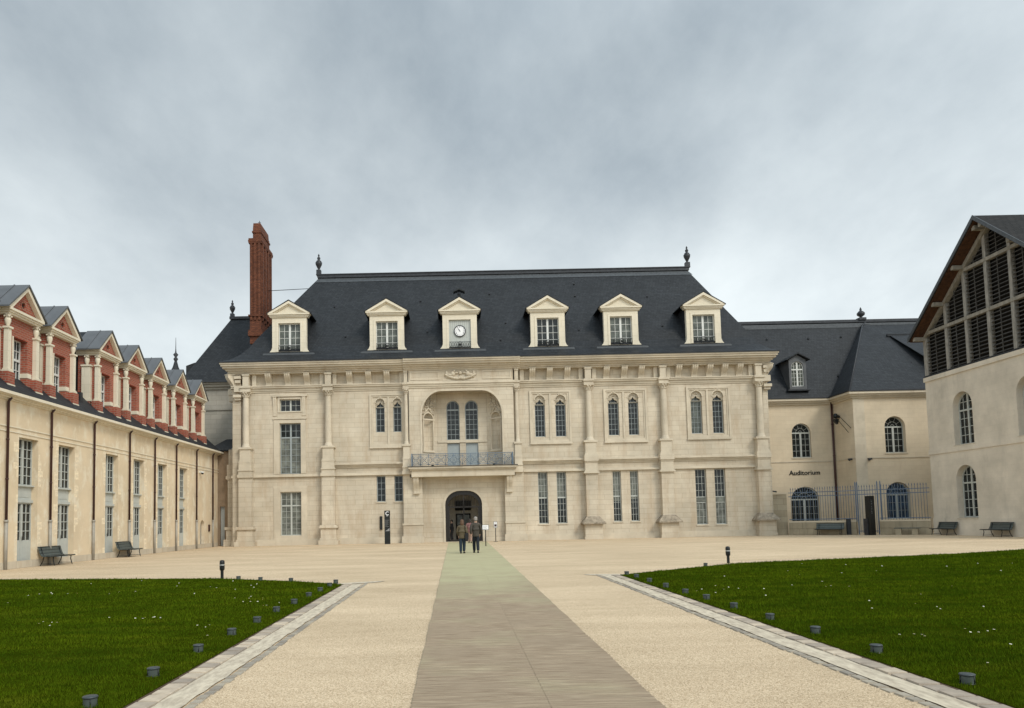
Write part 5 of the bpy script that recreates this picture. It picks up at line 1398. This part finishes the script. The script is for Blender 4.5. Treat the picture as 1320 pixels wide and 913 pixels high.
# ------------------------------------------------------------------ barn on the right
BYc = 48.7
bn = thing('barn', 'tall stone barn on the right with a louvred timber gable', 'building', (31.4, BYc, 0), -R(90))
def by(y): return BYc - y
m = MB()
hl = [arch(by(45.3), 1.75, 5.6, 3.3, .87), arch(by(45.4), 1.75, 1.05, 3.3, .87), arch(by(40.0), 1.75, 5.6, 3.3, .87)]
m.plate(rect(0, 12.6, -.3, 10.1), hl, 0, .42)
m.add([(0, 0, -.3), (0, 25, -.3), (0, 25, 10.1), (0, 0, 10.1)], [(0, 3, 2, 1)]); m.add([(12.6, 0, -.3), (12.6, 25, -.3), (12.6, 25, 10.1), (12.6, 0, 10.1)], [(0, 1, 2, 3)])
m.build('wall', M_BARN, bn, fix=False)
m = MB(); m.boxes([(-.06, 12.66, -.08, .5, 10.1, 10.38), (-.03, 12.63, -.05, 0, 5.24, 5.56), (-.02, 12.6, -.045, 0, -.1, 1.08)])
m.boxes([(-.05, 0, 0, 25, 10.1, 10.38), (-.03, 0, 0, 12, 5.24, 5.56)])
m.build('stone_band', M_BARN, bn)
m = MB()
for c in (by(45.3), by(40.0)): m.box(c - .95, c + .95, -.06, .2, 5.56, 5.62)
m.box(by(45.4) - .92, by(45.4) + .92, -.07, .2, 1.0, 1.08); split_parts(m, 'window_sill', M_TRIM, bn)
window(bn, by(45.3), 5.62, .36, 1.72, 3.26, 4, [4, 2], True, 1.3, (2.15,), M_JOIN, M_GLASS, rise=.86, bt=.035, ft=.08)
window(bn, by(45.4), 1.1, .36, 1.72, 3.24, 4, [4, 2], True, 1.3, (2.15,), M_JOIN, M_GLASS, rise=.86, bt=.035, ft=.08)
window(bn, by(40.0), 5.62, .36, 1.72, 3.26, 4, [4, 2], True, 1.3, (2.15,), M_JOIN, M_GLASS, rise=.86, bt=.035, ft=.08)
AP = by(42.08); zr = 18.75; ze = 13.1; hwid = 6.3
def rz_(x): return 18.25 - (18.25 - 13.3) * abs(x - AP) / 6.15
posts = [0.22, 2.3, 4.2, 6.05, 8.0, 9.9, 11.8, 12.45]
posts = [by(y) for y in (48.45, 46.3, 44.45, 42.55, 40.65, 38.75, 36.6)]
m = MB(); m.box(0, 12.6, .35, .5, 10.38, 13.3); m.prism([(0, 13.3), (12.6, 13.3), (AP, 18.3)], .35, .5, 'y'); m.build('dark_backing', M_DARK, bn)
for i, x in enumerate(posts):
    w_ = .12 if 0 < i < 6 else .17
    m = MB(); m.box(x - w_, x + w_, -.02, .24, 10.38, rz_(x) - .12); m.build('post', M_POST, bn)
for z in (13.28, 16.25):
    xl = AP - 6.15 * (18.25 - z - .1) / 4.95 if z > 13.5 else 0; xr = AP + 6.15 * (18.25 - z - .1) / 4.95 if z > 13.5 else 12.6
    m = MB(); m.box(xl, xr, -.06, .22, z - .10, z + .10); m.build('beam', M_TIMBER, bn)
m = MB(); m.box(0, 12.6, -.04, .22, 10.385, 10.5); m.build('beam', M_DLEAD, bn)
for sx in (-1, 1):
    m = MB(); m.prism([(AP, 18.38), (AP, 18.06), (AP + sx * 6.5, 12.86), (AP + sx * 6.5, 13.18)], -.10, .22, 'y'); m.build('rafter', M_TIMBER, bn)
# louvre slats, one object each
slat_cache = {}
def slat(x0, x1, z):
    L_ = round((x1 - x0) / .05) * .05
    if L_ < .12: return
    if L_ not in slat_cache:
        s = MB(); s.add([(-L_ / 2, .02, -.045), (L_ / 2, .02, -.045), (L_ / 2, .19, .065), (-L_ / 2, .19, .065), (-L_ / 2, .03, -.065), (L_ / 2, .03, -.065), (L_ / 2, .2, .045), (-L_ / 2, .2, .045)],
                         [(0, 1, 2, 3), (4, 7, 6, 5), (0, 4, 5, 1), (3, 2, 6, 7), (0, 3, 7, 4), (1, 5, 6, 2)])
        slat_cache[L_] = s.mesh('slat', M_SLAT)
    link('slat', slat_cache[L_], bn, ((x0 + x1) / 2, 0, z))
mull = MB()
for i in range(len(posts) - 1):
    a, b_ = posts[i] + .15, posts[i + 1] - .15
    mull.box((a + b_) / 2 - .025, (a + b_) / 2 + .025, .0, .03, 10.5, rz_((a + b_) / 2) - .3)
    for (z0, z1) in ((10.5, 13.13), (13.43, 16.1), (16.4, 18.1)):
        n = int((z1 - z0) / .235)
        for k in range(n):
            z = z0 + .14 + k * .235
            if z > z1 - .05: continue
            # clip the slat under the rafters
            lim = 6.15 * (18.25 - z - .35) / 4.95
            xa, xb = max(a, AP - lim), min(b_, AP + lim)
            if xb - xa > .15: slat(xa, xb, z)
split_parts(mull, 'louvre_mullion', M_SLAT, bn)
# roof: two slopes running back from the gable, overhanging it
m = MB()
k_ = (zr - ze) / 6.75
for sx in (-1, 1):
    pr = [(AP, zr), (AP + sx * 6.75, ze), (AP + sx * 6.75, ze - .22), (AP, zr - .24)]
    m.prism(pr, -.85, 25, 'y')
m.build('roof', M_SLATEB, bn)
m = MB()
for sx in (-1, 1):
    m.prism([(AP, zr - .245), (AP + sx * 6.7, ze - .235), (AP + sx * 6.7, ze - .27), (AP, zr - .29)], -.8, .3, 'y')
m.build('soffit', M_SOFFIT, bn)
m = MB()
for sx in (-1, 1): m.prism([(AP, zr + .03), (AP + sx * 6.8, ze + .0), (AP + sx * 6.8, ze - .26), (AP, zr - .24)], -.9, -.85, 'y')
m.build('verge_trim', M_LEAD, bn)
for sx in (-1, 1):
    for fr in (.04, .34, .64, .95):
        x = AP + sx * 6.75 * fr; z = zr - k_ * 6.75 * fr - .42
        m = MB(); m.box(x - .12, x + .12, -.7, .2, z - .12, z + .12); m.build('purlin_end', M_TIMBER, bn)

# ------------------------------------------------------------------ fence and low wall
FA, FB = Vector((24.5, 54.5, 0)), Vector((31.38, 48.95, 0))
fdir = (FB - FA).normalized(); FL = (FB - FA).length; fang = math.atan2(fdir.y, fdir.x)
t0_, t1_ = FL * .507, FL * .663
def fence(a, b_, label, wall, gate=False):
    base = FA + fdir * a
    f = thing('gate' if gate else 'fence', label, 'gate' if gate else 'fence', base, fang)
    L_ = b_ - a; z0 = .12 if gate else 1.0
    for z in (2.8, 3.08): m = MB(); m.box(0, L_, -.02, .02, z - .025, z + .025); m.build('rail', M_FENCE, f)
    m = MB(); m.box(0, L_, -.02, .02, z0 + .1, z0 + .15); m.build('rail', M_FENCE, f)
    p = MB(); p.tube([(0, 0, z0), (0, 0, 3.3)], .015, 6); p.lathe([(.013, 0), (.032, .06), (.0, .2)], 0, 0, 6, 3.28); pm = p.mesh('picket', M_FENCE)
    n = round(L_ / .165)
    for k in range(1, n): link('picket', pm, f, (L_ * k / n, 0, 0))
    for x in ((0.05, L_ - .05) if gate else (L_ - .04,) if a < 1 else (0.12,)):
        m = MB(); m.box(x - .035, x + .035, -.035, .035, 0 if gate else .9, 3.6); m.prism([(x - .035, 3.6), (x + .035, 3.6), (x, 3.72)], -.035, .035, 'y'); m.build('post', M_FENCE, f)
    return f
fence(0, t0_, 'blue iron fence on the low wall below the word Auditorium', True)
fence(t0_ + .02, t1_ - .02, 'tall blue iron gate behind the dark totem at the auditorium', False, True)
fence(t1_, FL, 'blue iron fence on the low wall beside the barn corner', True)
for a, b_, lb in ((0, t0_ - .05, 'low stone wall under the left run of blue fence'), (t1_ + .02, FL - .02, 'low stone wall under the right run of blue fence by the barn')):
    f = thing('low_wall', lb, 'wall', FA + fdir * a, fang)
    L_ = b_ - a
    m = MB(); m.box(0, L_, -.2, .2, -.1, .9)
    for k in range(int(L_ / .95) + 1): 
        x = k * .95; m.box(x + .012, min(L_, x + .93), -.235, -.2, .465, .885); m.box(x + .3, min(L_, x + 1.22), -.228, -.2, .03, .44) if x + .3 < L_ else None
    m.build('wall', M_LOW, f)
    m = MB(); m.box(0, L_, -.25, .25, .9, 1.0); m.build('coping', M_AUD, f)
f = thing('stone_pier', 'stone wall stub with a coping between palace corner and blue fence', 'pier', (23.9, 55.0, 0))
m = MB(); m.box(-.65, .55, -.3, 3.0, -.1, 3.0); m.build('masonry', M_LOW, f)
m = MB(); m.box(-.65, .62, -.36, 3.0, 3.0, 3.14); m.build('coping', M_AUD, f)
m = MB(); m.tube([(-.5, .4, 5.0), (-.5, .2, 3.4), (-.35, -.1, 3.25), (-.1, -.15, 3.2)], .06, 6); m.build('spout_pipe', M_DLEAD, f)

# ------------------------------------------------------------------ benches
def make_bench():
    b = thing('bench', '', 'bench')
    # local: length along x, sitter faces -y, back at y = 0
    prof = [(-.62, .40), (-.60, .425), (-.35, .42), (-.18, .41), (-.09, .44), (-.03, .54), (.02, .68), (.05, .80), (.08, .82)]
    L_ = 1.8
    m = MB(); vs = []; fs = []
    for (y, z) in prof: vs += [(-L_ / 2, y, z), (L_ / 2, y, z)]
    n = len(prof)
    for (y, z) in prof: vs += [(-L_ / 2, y + .012, z - .018), (L_ / 2, y + .012, z - .018)]
    for i in range(n - 1):
        fs += [(2 * i, 2 * i + 1, 2 * i + 3, 2 * i + 2), (2 * n + 2 * i, 2 * n + 2 * i + 2, 2 * n + 2 * i + 3, 2 * n + 2 * i + 1)]
        fs += [(2 * i, 2 * i + 2, 2 * n + 2 * i + 2, 2 * n + 2 * i), (2 * i + 1, 2 * n + 2 * i + 1, 2 * n + 2 * i + 3, 2 * i + 3)]
    fs += [(0, 2 * n, 2 * n + 1, 1), (2 * n - 2, 2 * n - 1, 4 * n - 1, 4 * n - 2)]
    m.add(vs, fs); m.build('seat_shell', M_BENCH, b)
    m = MB()
    for i in range(0, n):
        y, z = prof[i]; m.tube([(-L_ / 2, y, z), (L_ / 2, y, z)], .012, 5)
    m.build('edge_rod', M_BLACK, b)
    l = MB()
    l.tube([(0, -.52, .41), (0, -.50, .25), (0, -.56, .04), (0, -.58, 0)], .02, 6)
    l.tube([(0, .03, .78), (0, -.06, .5), (0, -.10, .40), (0, -.06, .22), (0, .04, .04), (0, .06, 0)], .02, 6)
    l.tube([(0, -.53, .38), (0, -.1, .39)], .016, 6); l.tube([(0, -.55, .08), (0, .02, .09)], .012, 6)
    lm_ = l.mesh('leg', M_BLACK)
    for x in (-.72, .72): link('leg', lm_, b, (x, 0, 0))
    return b
b0 = make_bench()
bt_ = [((-17.93, 32.62), 90, 'grey metal bench by the left wing, the one nearer the camera'),
       ((-17.93, 39.8), 90, 'grey metal bench by the left wing, the one farther from the camera'),
       ((31.2, 42.45), -90, 'grey metal bench against the barn below its arched windows, nearest the frame edge'),
       ((31.2, 47.1), -90, 'grey metal bench against the barn beside the low fence wall'),
       ((26.38, 52.35), math.degrees(fang), 'grey metal bench before the low wall under the word Auditorium')]
for i, (p, a, lb) in enumerate(bt_):
    o = b0 if i == 0 else dup(b0, loc=(0, 0, 0))
    o.location = (p[0], p[1], 0); o.rotation_euler = (0, 0, R(a)); o['label'] = lb; o['group'] = 'grey metal benches round the forecourt'; o['category'] = 'bench'
f = thing('plank_bench', 'low dark plank on stone blocks beside the barn corner', 'bench', (29.9, 49.2, 0), fang)
m = MB(); m.box(-.75, .75, -.2, .2, .42, .47); m.build('plank', M_BENCH, f)
for x in (-.5, .45): m = MB(); m.box(x - .17, x + .17, -.16, .16, 0, .419); split_parts(m, 'block', M_LOW, f)

# ------------------------------------------------------------------ ground lamps and bollards
def make_lamp():
    o = thing('ground_lamp', '', 'lamp')
    m = MB(); m.lathe([(.075, 0), (.075, .035), (.06, .045)], 0, 0, 20, .01); m.build('base', M_BLACK, o)
    m = MB(); m.lathe([(.070, .112), (.073, .118), (.073, .126), (.066, .132), (.0005, .136)], 0, 0, 20, .01)
    m.lathe([(.066, .108), (.070, .112)], 0, 0, 20, .01); m.build('cap', M_LAMPC, o)
    m = MB(); m.lathe([(.066, .03), (.066, .112)], 0, 0, 16, .01); m.build('diffuser', M_LAMPG, o)
    m = MB()
    for k in range(3): a = PI / 4 + PI / 3 * 2 * k; m.tube([(.068 * math.cos(a), .068 * math.sin(a), .03), (.068 * math.cos(a), .068 * math.sin(a), .125)], .005, 5)
    m.tube([(.068 * math.cos(-1.3), .068 * math.sin(-1.3), .03), (.068 * math.cos(-1.3), .068 * math.sin(-1.3), .125)], .006, 5)
    split_parts(m, 'strut', M_BLACK, o)
    return o
M_LAMPC = plain('lamp_cap_grey', (0.055, 0.065, 0.065), .45, .3, var=.15)
M_LAMPG = plain('lamp_frosted_glass', (0.075, 0.09, 0.08), .25, var=.15)
l0 = make_lamp(); first = True
ords = ['nearest', 'second', 'third', 'fourth', 'fifth', 'sixth', 'seventh', 'eighth', 'ninth', 'tenth', 'eleventh']
Ls = [(-3.3, 6.68), (-3.26, 7.95), (-3.29, 9.4), (-3.29, 10.78), (-3.27, 12.06), (-3.3, 13.45), (-3.26, 14.73), (-3.24, 16.06), (-3.21, 17.24), (-3.22, 18.54), (-3.22, 19.5)]
Rs = [(4.62, 6.84), (4.68, 8.41), (4.68, 9.82), (4.65, 11.16), (4.65, 12.6), (4.65, 13.98), (4.6, 15.1), (4.6, 16.5), (4.6, 17.9), (4.6, 19.2), (4.6, 20.3)]
def place_lamp(x, y, lb, grp):
    global first
    o = l0 if first else dup(l0, loc=(0, 0, 0)); first = False
    o.scale = (.9, .9, .9); o.location = (x, y, -.02); o.rotation_euler = (0, 0, random.uniform(0, 6.28) if y > 7 else .2); o['label'] = lb; o['category'] = 'lamp'; o['group'] = grp
for side, arr in (('left', Ls), ('right', Rs)):
    for i, (x, y) in enumerate(arr):
        w_ = 'nearest' if i == 0 else ords[i]
        place_lamp(x, y, '%s low round lamp from the camera in the grass beside the %s kerb' % (w_, side), 'low lamps in the grass beside the %s kerb' % side)
for x, y, lb in ((-4.6, 20.4, 'low round lamp on the far edge of the left lawn, first past its corner'), (-5.6, 21.0, 'low round lamp on the far edge of the left lawn, second past its corner'),
                 (-6.4, 21.6, 'low round lamp on the left lawn closest to the black bollard'), (7.7, 23.1, 'low round lamp on the far edge of the right lawn near the black bollard')):
    place_lamp(x, y, lb, 'low lamps along the far lawn edges')
def make_bollard():
    o = thing('bollard', '', 'bollard')
    m = MB(); m.lathe([(.045, 0), (.045, .26)], 0, 0, 14); m.build('stem', M_BLACK, o)
    m = MB(); m.lathe([(.045, .24), (.072, .27), (.074, .31), (.074, .40)], 0, 0, 16); m.lathe([(.074, .425), (.074, .5), (.06, .545), (.0, .56)], 0, 0, 16); m.build('head', M_BLACK, o)
    m = MB(); m.lathe([(.07, .395), (.07, .43)], 0, 0, 16); m.build('light_band', M_JOINW, o)
    return o
bo = make_bollard()
for i, (x, y, lb) in enumerate(((-7.05, 22.15, 'black bollard with a pale band at the far edge of the left lawn'), (8.85, 24.3, 'black bollard with a pale band at the far edge of the right lawn'))):
    o = bo if i == 0 else dup(bo, loc=(0, 0, 0))
    o.location = (x, y, 0); o['label'] = lb; o['group'] = 'black bollards at the lawn edges'; o['category'] = 'bollard'

# ------------------------------------------------------------------ totems, signs
def text_mesh(s, size, mat, ext=.002):
    c = bpy.data.curves.new('t', 'FONT'); c.body = s; c.size = size; c.extrude = ext; c.align_x = 'CENTER'; c.offset = size * .015
    o = bpy.data.objects.new('tmp', c); col.objects.link(o)
    me = bpy.data.meshes.new_from_object(o.evaluated_get(bpy.context.evaluated_depsgraph_get())); me.materials.clear(); me.materials.append(mat)
    bpy.data.objects.remove(o); me.name = 'lettering'; return me
tt = thing('totem', 'black information totem with a white C before the palace wall', 'totem', (-4.98, 52.6, 0))
m = MB(); m.box(-.2, .2, -.06, .06, 0, 2.38); m.build('slab', M_BLACK, tt)
cmesh = text_mesh('C', .36, M_WHITE)
o = link('emblem', cmesh, tt, (0, -.063, 2.06)); o.rotation_euler = (R(90), 0, 0)
m = MB(); m.box(-.08, .08, -.064, -.06, 1.99, 2.015)
m.build('emblem_bar', M_WHITE, tt)
m = MB()
for z, a in ((1.69, .32), (1.62, .22), (1.55, .26), (1.48, .2), (1.41, .27), (1.34, .18), (1.24, .3)): m.box(-.16, -.16 + a, -.063, -.06, z, z + .014)
m.prism([(-.16, .92), (.16, .92), (.16, 1.14), (-.02, 1.0)], -.063, -.06, 'y')
split_parts(m, 'printed_line', M_GREY, tt, .0005)
t2 = thing('totem', 'tall dark totem standing before the blue gate', 'totem', (27.95, 50.0, 0), R(18))
m = MB(); m.box(-.2, .2, -.2, .2, 0, 2.65); m.build('slab', M_BLACK, t2)
m = MB(); m.boxes([(-.28, -.17, 0, .3, 0, 1.12), (.17, .32, 0, .3, 0, 1.22)]); split_parts(m, 'side_box', M_DLEAD, t2)
m = MB()
for k in range(9): m.box(-.10, -.10 + .05 + .02 * (k % 3), -.203, -.2, 2.35 - k * .11, 2.38 - k * .11)
split_parts(m, 'printed_mark', M_GREY, t2)
p2 = MB(); p2.box(-.12, .12, -.1, .1, 0, 1.08); p2.box(-.13, .13, -.11, .11, 1.08, 1.11); o = p2.build('guard_post', M_DLEAD); o.location = (27.25, 51.5, 0); tag(o, 'short dark square post just left of the blue gate', 'post')

def sign(x, y, h, w_, hh, lb, red=False):
    s = thing('sign_stand', lb, 'sign', (x, y, 0))
    m = MB(); m.lathe([(.19, 0), (.19, .015), (.05, .03)], 0, 0, 18); m.build('base', M_BLACK, s)
    m = MB(); m.tube([(0, 0, .01), (0, 0, h - hh)], .028, 8); m.build('pole', M_BLACK, s)
    m = MB(); m.box(-w_ / 2 - .02, w_ / 2 + .02, -.01, .03, h - hh - .02, h + .02); b_ = m.build('frame', M_BLACK, s)
    m = MB(); m.box(-w_ / 2, w_ / 2, -.014, -.01, h - hh, h); pn = m.build('panel', M_WHITE, s)
    m = MB()
    if red:
        m.box(-w_ / 2 + .03, w_ / 2 - .03, -.017, -.014, h - hh + .05, h - hh * .45); m.box(-w_ / 2 + .04, w_ / 2 - .05, -.017, -.014, h - .09, h - .07)
    else:
        for k, a in enumerate((.26, .2, .24, .14)): m.box(-.15, -.15 + a, -.017, -.014, h - .09 - k * .06, h - .078 - k * .06)
    m.build('print', M_GREY if not red else M_PIPE, s)
sign(1.68, 44.2, 1.27, .36, .27, 'white notice on a black pole right of the walking couple')
sign(2.75, 53.3, 1.42, .22, .4, 'slim upright notice on a black pole right of the doorway', True)

# ------------------------------------------------------------------ people
M_SKIN = plain('skin', (0.50, 0.31, 0.22), .5, var=.05)
M_HAIRG = plain('grey_hair', (0.26, 0.24, 0.22), .7, var=.2, scale=40)
M_HAIRB = plain('brown_hair', (0.10, 0.055, 0.03), .6, var=.25, scale=40)
M_HAIRD = plain('dark_hair', (0.02, 0.015, 0.012), .6, var=.25, scale=40)
M_JKT = plain('grey_brown_jacket', (0.055, 0.048, 0.038), .85, var=.06, scale=12)
M_COAT = plain('olive_beige_coat', (0.095, 0.076, 0.045), .85, var=.06, scale=12)
M_JEAN = plain('dark_navy_jeans', (0.010, 0.015, 0.022), .85, var=.25, scale=12)
M_JEAN2 = plain('blue_jeans', (0.014, 0.026, 0.04), .85, var=.3, scale=12)
M_PINK = plain('pink_top', (0.20, 0.10, 0.095), .85, var=.1)
M_TAN = plain('pale_trousers', (0.33, 0.22, 0.17), .85, var=.1)
M_SHOE = plain('black_shoe', (0.012, 0.011, 0.010), .5)
M_BAG = plain('black_bag', (0.010, 0.010, 0.012), .6)
def skin_mesh(name, verts, edges, radii, mat, sub=1, root=0):
    me = bpy.data.meshes.new('sk'); me.from_pydata(verts, edges, [])
    o = bpy.data.objects.new('sk', me); col.objects.link(o)
    md = o.modifiers.new('s', 'SKIN')
    if not me.skin_vertices: me.skin_vertices.new() if hasattr(me.skin_vertices, 'new') else None
    for i, r_ in enumerate(radii):
        me.skin_vertices[0].data[i].radius = r_ if isinstance(r_, tuple) else (r_, r_)
    me.skin_vertices[0].data[root].use_root = True
    md.use_smooth_shade = True; md.branch_smoothing = .6
    s2 = o.modifiers.new('u', 'SUBSURF'); s2.levels = sub; s2.render_levels = sub
    dg_ = bpy.context.evaluated_depsgraph_get(); dg_.update()
    r_ = bpy.data.meshes.new_from_object(o.evaluated_get(dg_)); r_.name = name; r_.materials.clear(); r_.materials.append(mat)
    bpy.data.objects.remove(o); return r_
def person(loc, rz, H, label, top, bot, hair, stride=.16, bend=0.0, hairlen=0, coat=0.0, bag=False, elbow=.12, sw=.19, phase=1, sleeve=True):
    """local: faces +y, feet on z = 0"""
    p = thing('person', label, 'person', loc, rz)
    k = H / 1.75
    hip = .92; sh = 1.43
    f = stride * phase
    hipL, hipR = (-.085, 0, hip), (.085, 0, hip)
    knL, knR = (-.08, f * .7 + .05, .50), (.08, -f * .5 + .05, .49)
    anL, anR = (-.07, f, .085), (.07, -f - .04, .11)
    toL, toR = (-.085, f + .17, .035), (.085, -f + .12, .03)
    shL, shR = (-sw, -.01 + bend * .5, sh), (sw, -.01 + bend * .5, sh)
    elL, elR = (-sw - .07, -f * .5 - .03, 1.14), (sw + .07, f * .5 - .03, 1.14)
    wrL, wrR = (-sw - .05, -f * 1.0 + elbow, .90), (sw + .05, f * 1.0 + elbow, .90)
    V = [(0, 0, .95), (0, .0, 1.12), (0, .005 + bend * .3, 1.30), (0, bend * .5, 1.44), (0, bend * .7 + .01, 1.53), (0, bend * .8 + .03, 1.60), (0, bend * .8 + .02, 1.70)]
    rad = [(.15, .11), (.135, .10), (.165, .115), (.11, .085), (.055, .055), (.075, .085), (.078, .09)]
    E_ = [(0, 1), (1, 2), (2, 3), (3, 4), (4, 5), (5, 6)]
    def chain(start, pts, rs):
        prev = start
        for q, r_ in zip(pts, rs): V.append(q); rad.append(r_); E_.append((prev, len(V) - 1)); prev = len(V) - 1
    chain(3, [shL, elL, wrL, (wrL[0] + .005, wrL[1] + .02, wrL[2] - .07)], [.042, .034, .026, (.036, .018)])
    chain(3, [shR, elR, wrR, (wrR[0] - .005, wrR[1] + .02, wrR[2] - .07)], [.042, .034, .026, (.036, .018)])
    chain(0, [hipL, knL, anL, toL], [.08, .05, .034, .03]); chain(0, [hipR, knR, anR, toR], [.08, .05, .034, .03])
    sc_m = Matrix.Diagonal((k, k, k, 1))
    me = skin_mesh('body', V, E_, rad, M_SKIN, 1)
    # fingers, thumb, face added to the same mesh
    x = MB()
    for w_, sg in ((wrL, 1), (wrR, -1)):
        hx, hy, hz = w_[0] + .005 * sg, w_[1] + .02, w_[2] - .075
        for q in range(4):
            yy = hy - .03 + .02 * q; ln = (.06, .072, .068, .052)[q]
            x.tube([(hx, yy, hz), (hx + sg * .004, yy, hz - ln * .5), (hx + sg * .02, yy + .003, hz - ln)], .0085, 5, r1=.006)
        x.tube([(hx, hy + .03, hz + .04), (hx + sg * .012, hy + .055, hz + .015), (hx + sg * .02, hy + .058, hz - .015)], .010, 5, r1=.007)
    hb = bend * .8
    x.blob((0, hb + .125, 1.655), (.014, .022, .022)); x.blob((-.08, hb + .02, 1.66), (.012, .02, .03)); x.blob((.08, hb + .02, 1.66), (.012, .02, .03))
    x.blob((0, hb + .108, 1.60), (.026, .01, .008)); x.blob((-.03, hb + .105, 1.685), (.013, .01, .008)); x.blob((.03, hb + .105, 1.685), (.013, .01, .008)); x.blob((0, hb + .09, 1.57), (.03, .03, .025))
    bm = bmesh.new(); bm.from_mesh(me); tmpm = x.mesh('x', M_SKIN); bm.from_mesh(tmpm); bm.to_mesh(me); bm.free(); me.transform(sc_m)
    link('body', me, p)
    # jacket
    g_ = .032
    hem = .80 - coat
    V2 = [(0, 0, hem), (0, 0, .98), (0, 0, 1.14), (0, .005 + bend * .3, 1.30), (0, bend * .45, 1.43), (0, bend * .6, 1.50),
          (shL[0], shL[1], shL[2] - .01), (elL[0] - .01, elL[1], elL[2]), (wrL[0], wrL[1], wrL[2] + .02), (shR[0], shR[1], shR[2] - .01), (elR[0] + .01, elR[1], elR[2]), (wrR[0], wrR[1], wrR[2] + .02)]
    r2 = [(.19, .155), (.19, .155), (.185, .15), (.20, .155), (.165, .13), (.08, .08), .092, .068, .05, .092, .068, .05]
    e2 = [(0, 1), (1, 2), (2, 3), (3, 4), (4, 5), (4, 6), (6, 7), (7, 8), (4, 9), (9, 10), (10, 11)]
    me = skin_mesh('jacket', V2, e2, r2, top, 2, 1); me.transform(sc_m); link('jacket', me, p)
    V3 = [(0, 0, .97), (0, 0, .88), hipL, knL, (anL[0], anL[1], anL[2] - .02), hipR, knR, (anR[0], anR[1], anR[2] - .02)]
    V3[2] = (-.088, 0, .80); V3[5] = (.088, 0, .80)
    r3 = [(.165, .125), (.17, .135), (.108, .118), (.084, .09), (.07, .078), (.108, .118), (.084, .09), (.07, .078)]
    me = skin_mesh('trousers', V3, [(0, 1), (1, 2), (2, 3), (3, 4), (1, 5), (5, 6), (6, 7)], r3, bot, 1, 1); me.transform(sc_m); link('trousers', me, p)
    for a_, t_ in ((anL, toL), (anR, toR)):
        m = MB(); m.blob((a_[0], a_[1] + .0, .05), (.046, .07, .05), 10, 6); m.blob(((a_[0] + t_[0]) / 2, (a_[1] + t_[1]) / 2, .042), (.05, .12, .042), 10, 6); m.box(a_[0] - .045, a_[0] + .045, a_[1] - .06, t_[1] + .02, 0, .018)
        me = m.mesh('shoe', M_SHOE); me.transform(sc_m); link('shoe', me, p)
    m = MB(); m.blob((0, hb + -.005, 1.705), (.096, .11, .095), 12, 8); m.blob((0, hb - .045, 1.65), (.088, .075, .085), 12, 8)
    if hairlen: m.blob((0, hb - .05, 1.58), (.11, .075, .12 * hairlen), 12, 8); m.blob((-.06, hb - .02, 1.6), (.05, .06, .1)); m.blob((.06, hb - .02, 1.6), (.05, .06, .1))
    me = m.mesh('hair', hair); me.transform(sc_m); link('hair', me, p)
    if bag:
        m = MB(); m.box(sw + .0, sw + .14, -.16, .12, .72, 1.08); m.tube([(sw + .07, -.1, 1.08), (sw - .02, -.08, 1.45), (sw - .02, .05, 1.45), (sw + .07, .08, 1.08)], .015, 5)
        me = m.mesh('shoulder_bag', M_BAG); me.transform(sc_m); link('shoulder_bag', me, p)
    return p
person((.88, 35.5, .018), R(6), 1.69, 'man with grey hair, grey brown jacket and dark jeans walking to the doorway', M_JKT, M_JEAN, M_HAIRG, stride=.17, phase=1)
person((.22, 35.1, .018), R(-12), 1.57, 'brown haired woman in an olive coat with a black bag beside the man', M_COAT, M_JEAN2, M_HAIRB, stride=.10, phase=-1, hairlen=1.0, coat=.02, bag=True, bend=.04)
person((.85, 50.5, .018), R(4), 1.62, 'person in a pink top ahead of the couple near the doorway', M_PINK, M_TAN, M_HAIRD, stride=.08, hairlen=.9)
person((-.42, 56.4, .012), R(80), 1.6, 'person in dark clothes standing inside the doorway at its left', M_BAG, M_BAG, M_HAIRD, stride=.03, sw=.17)
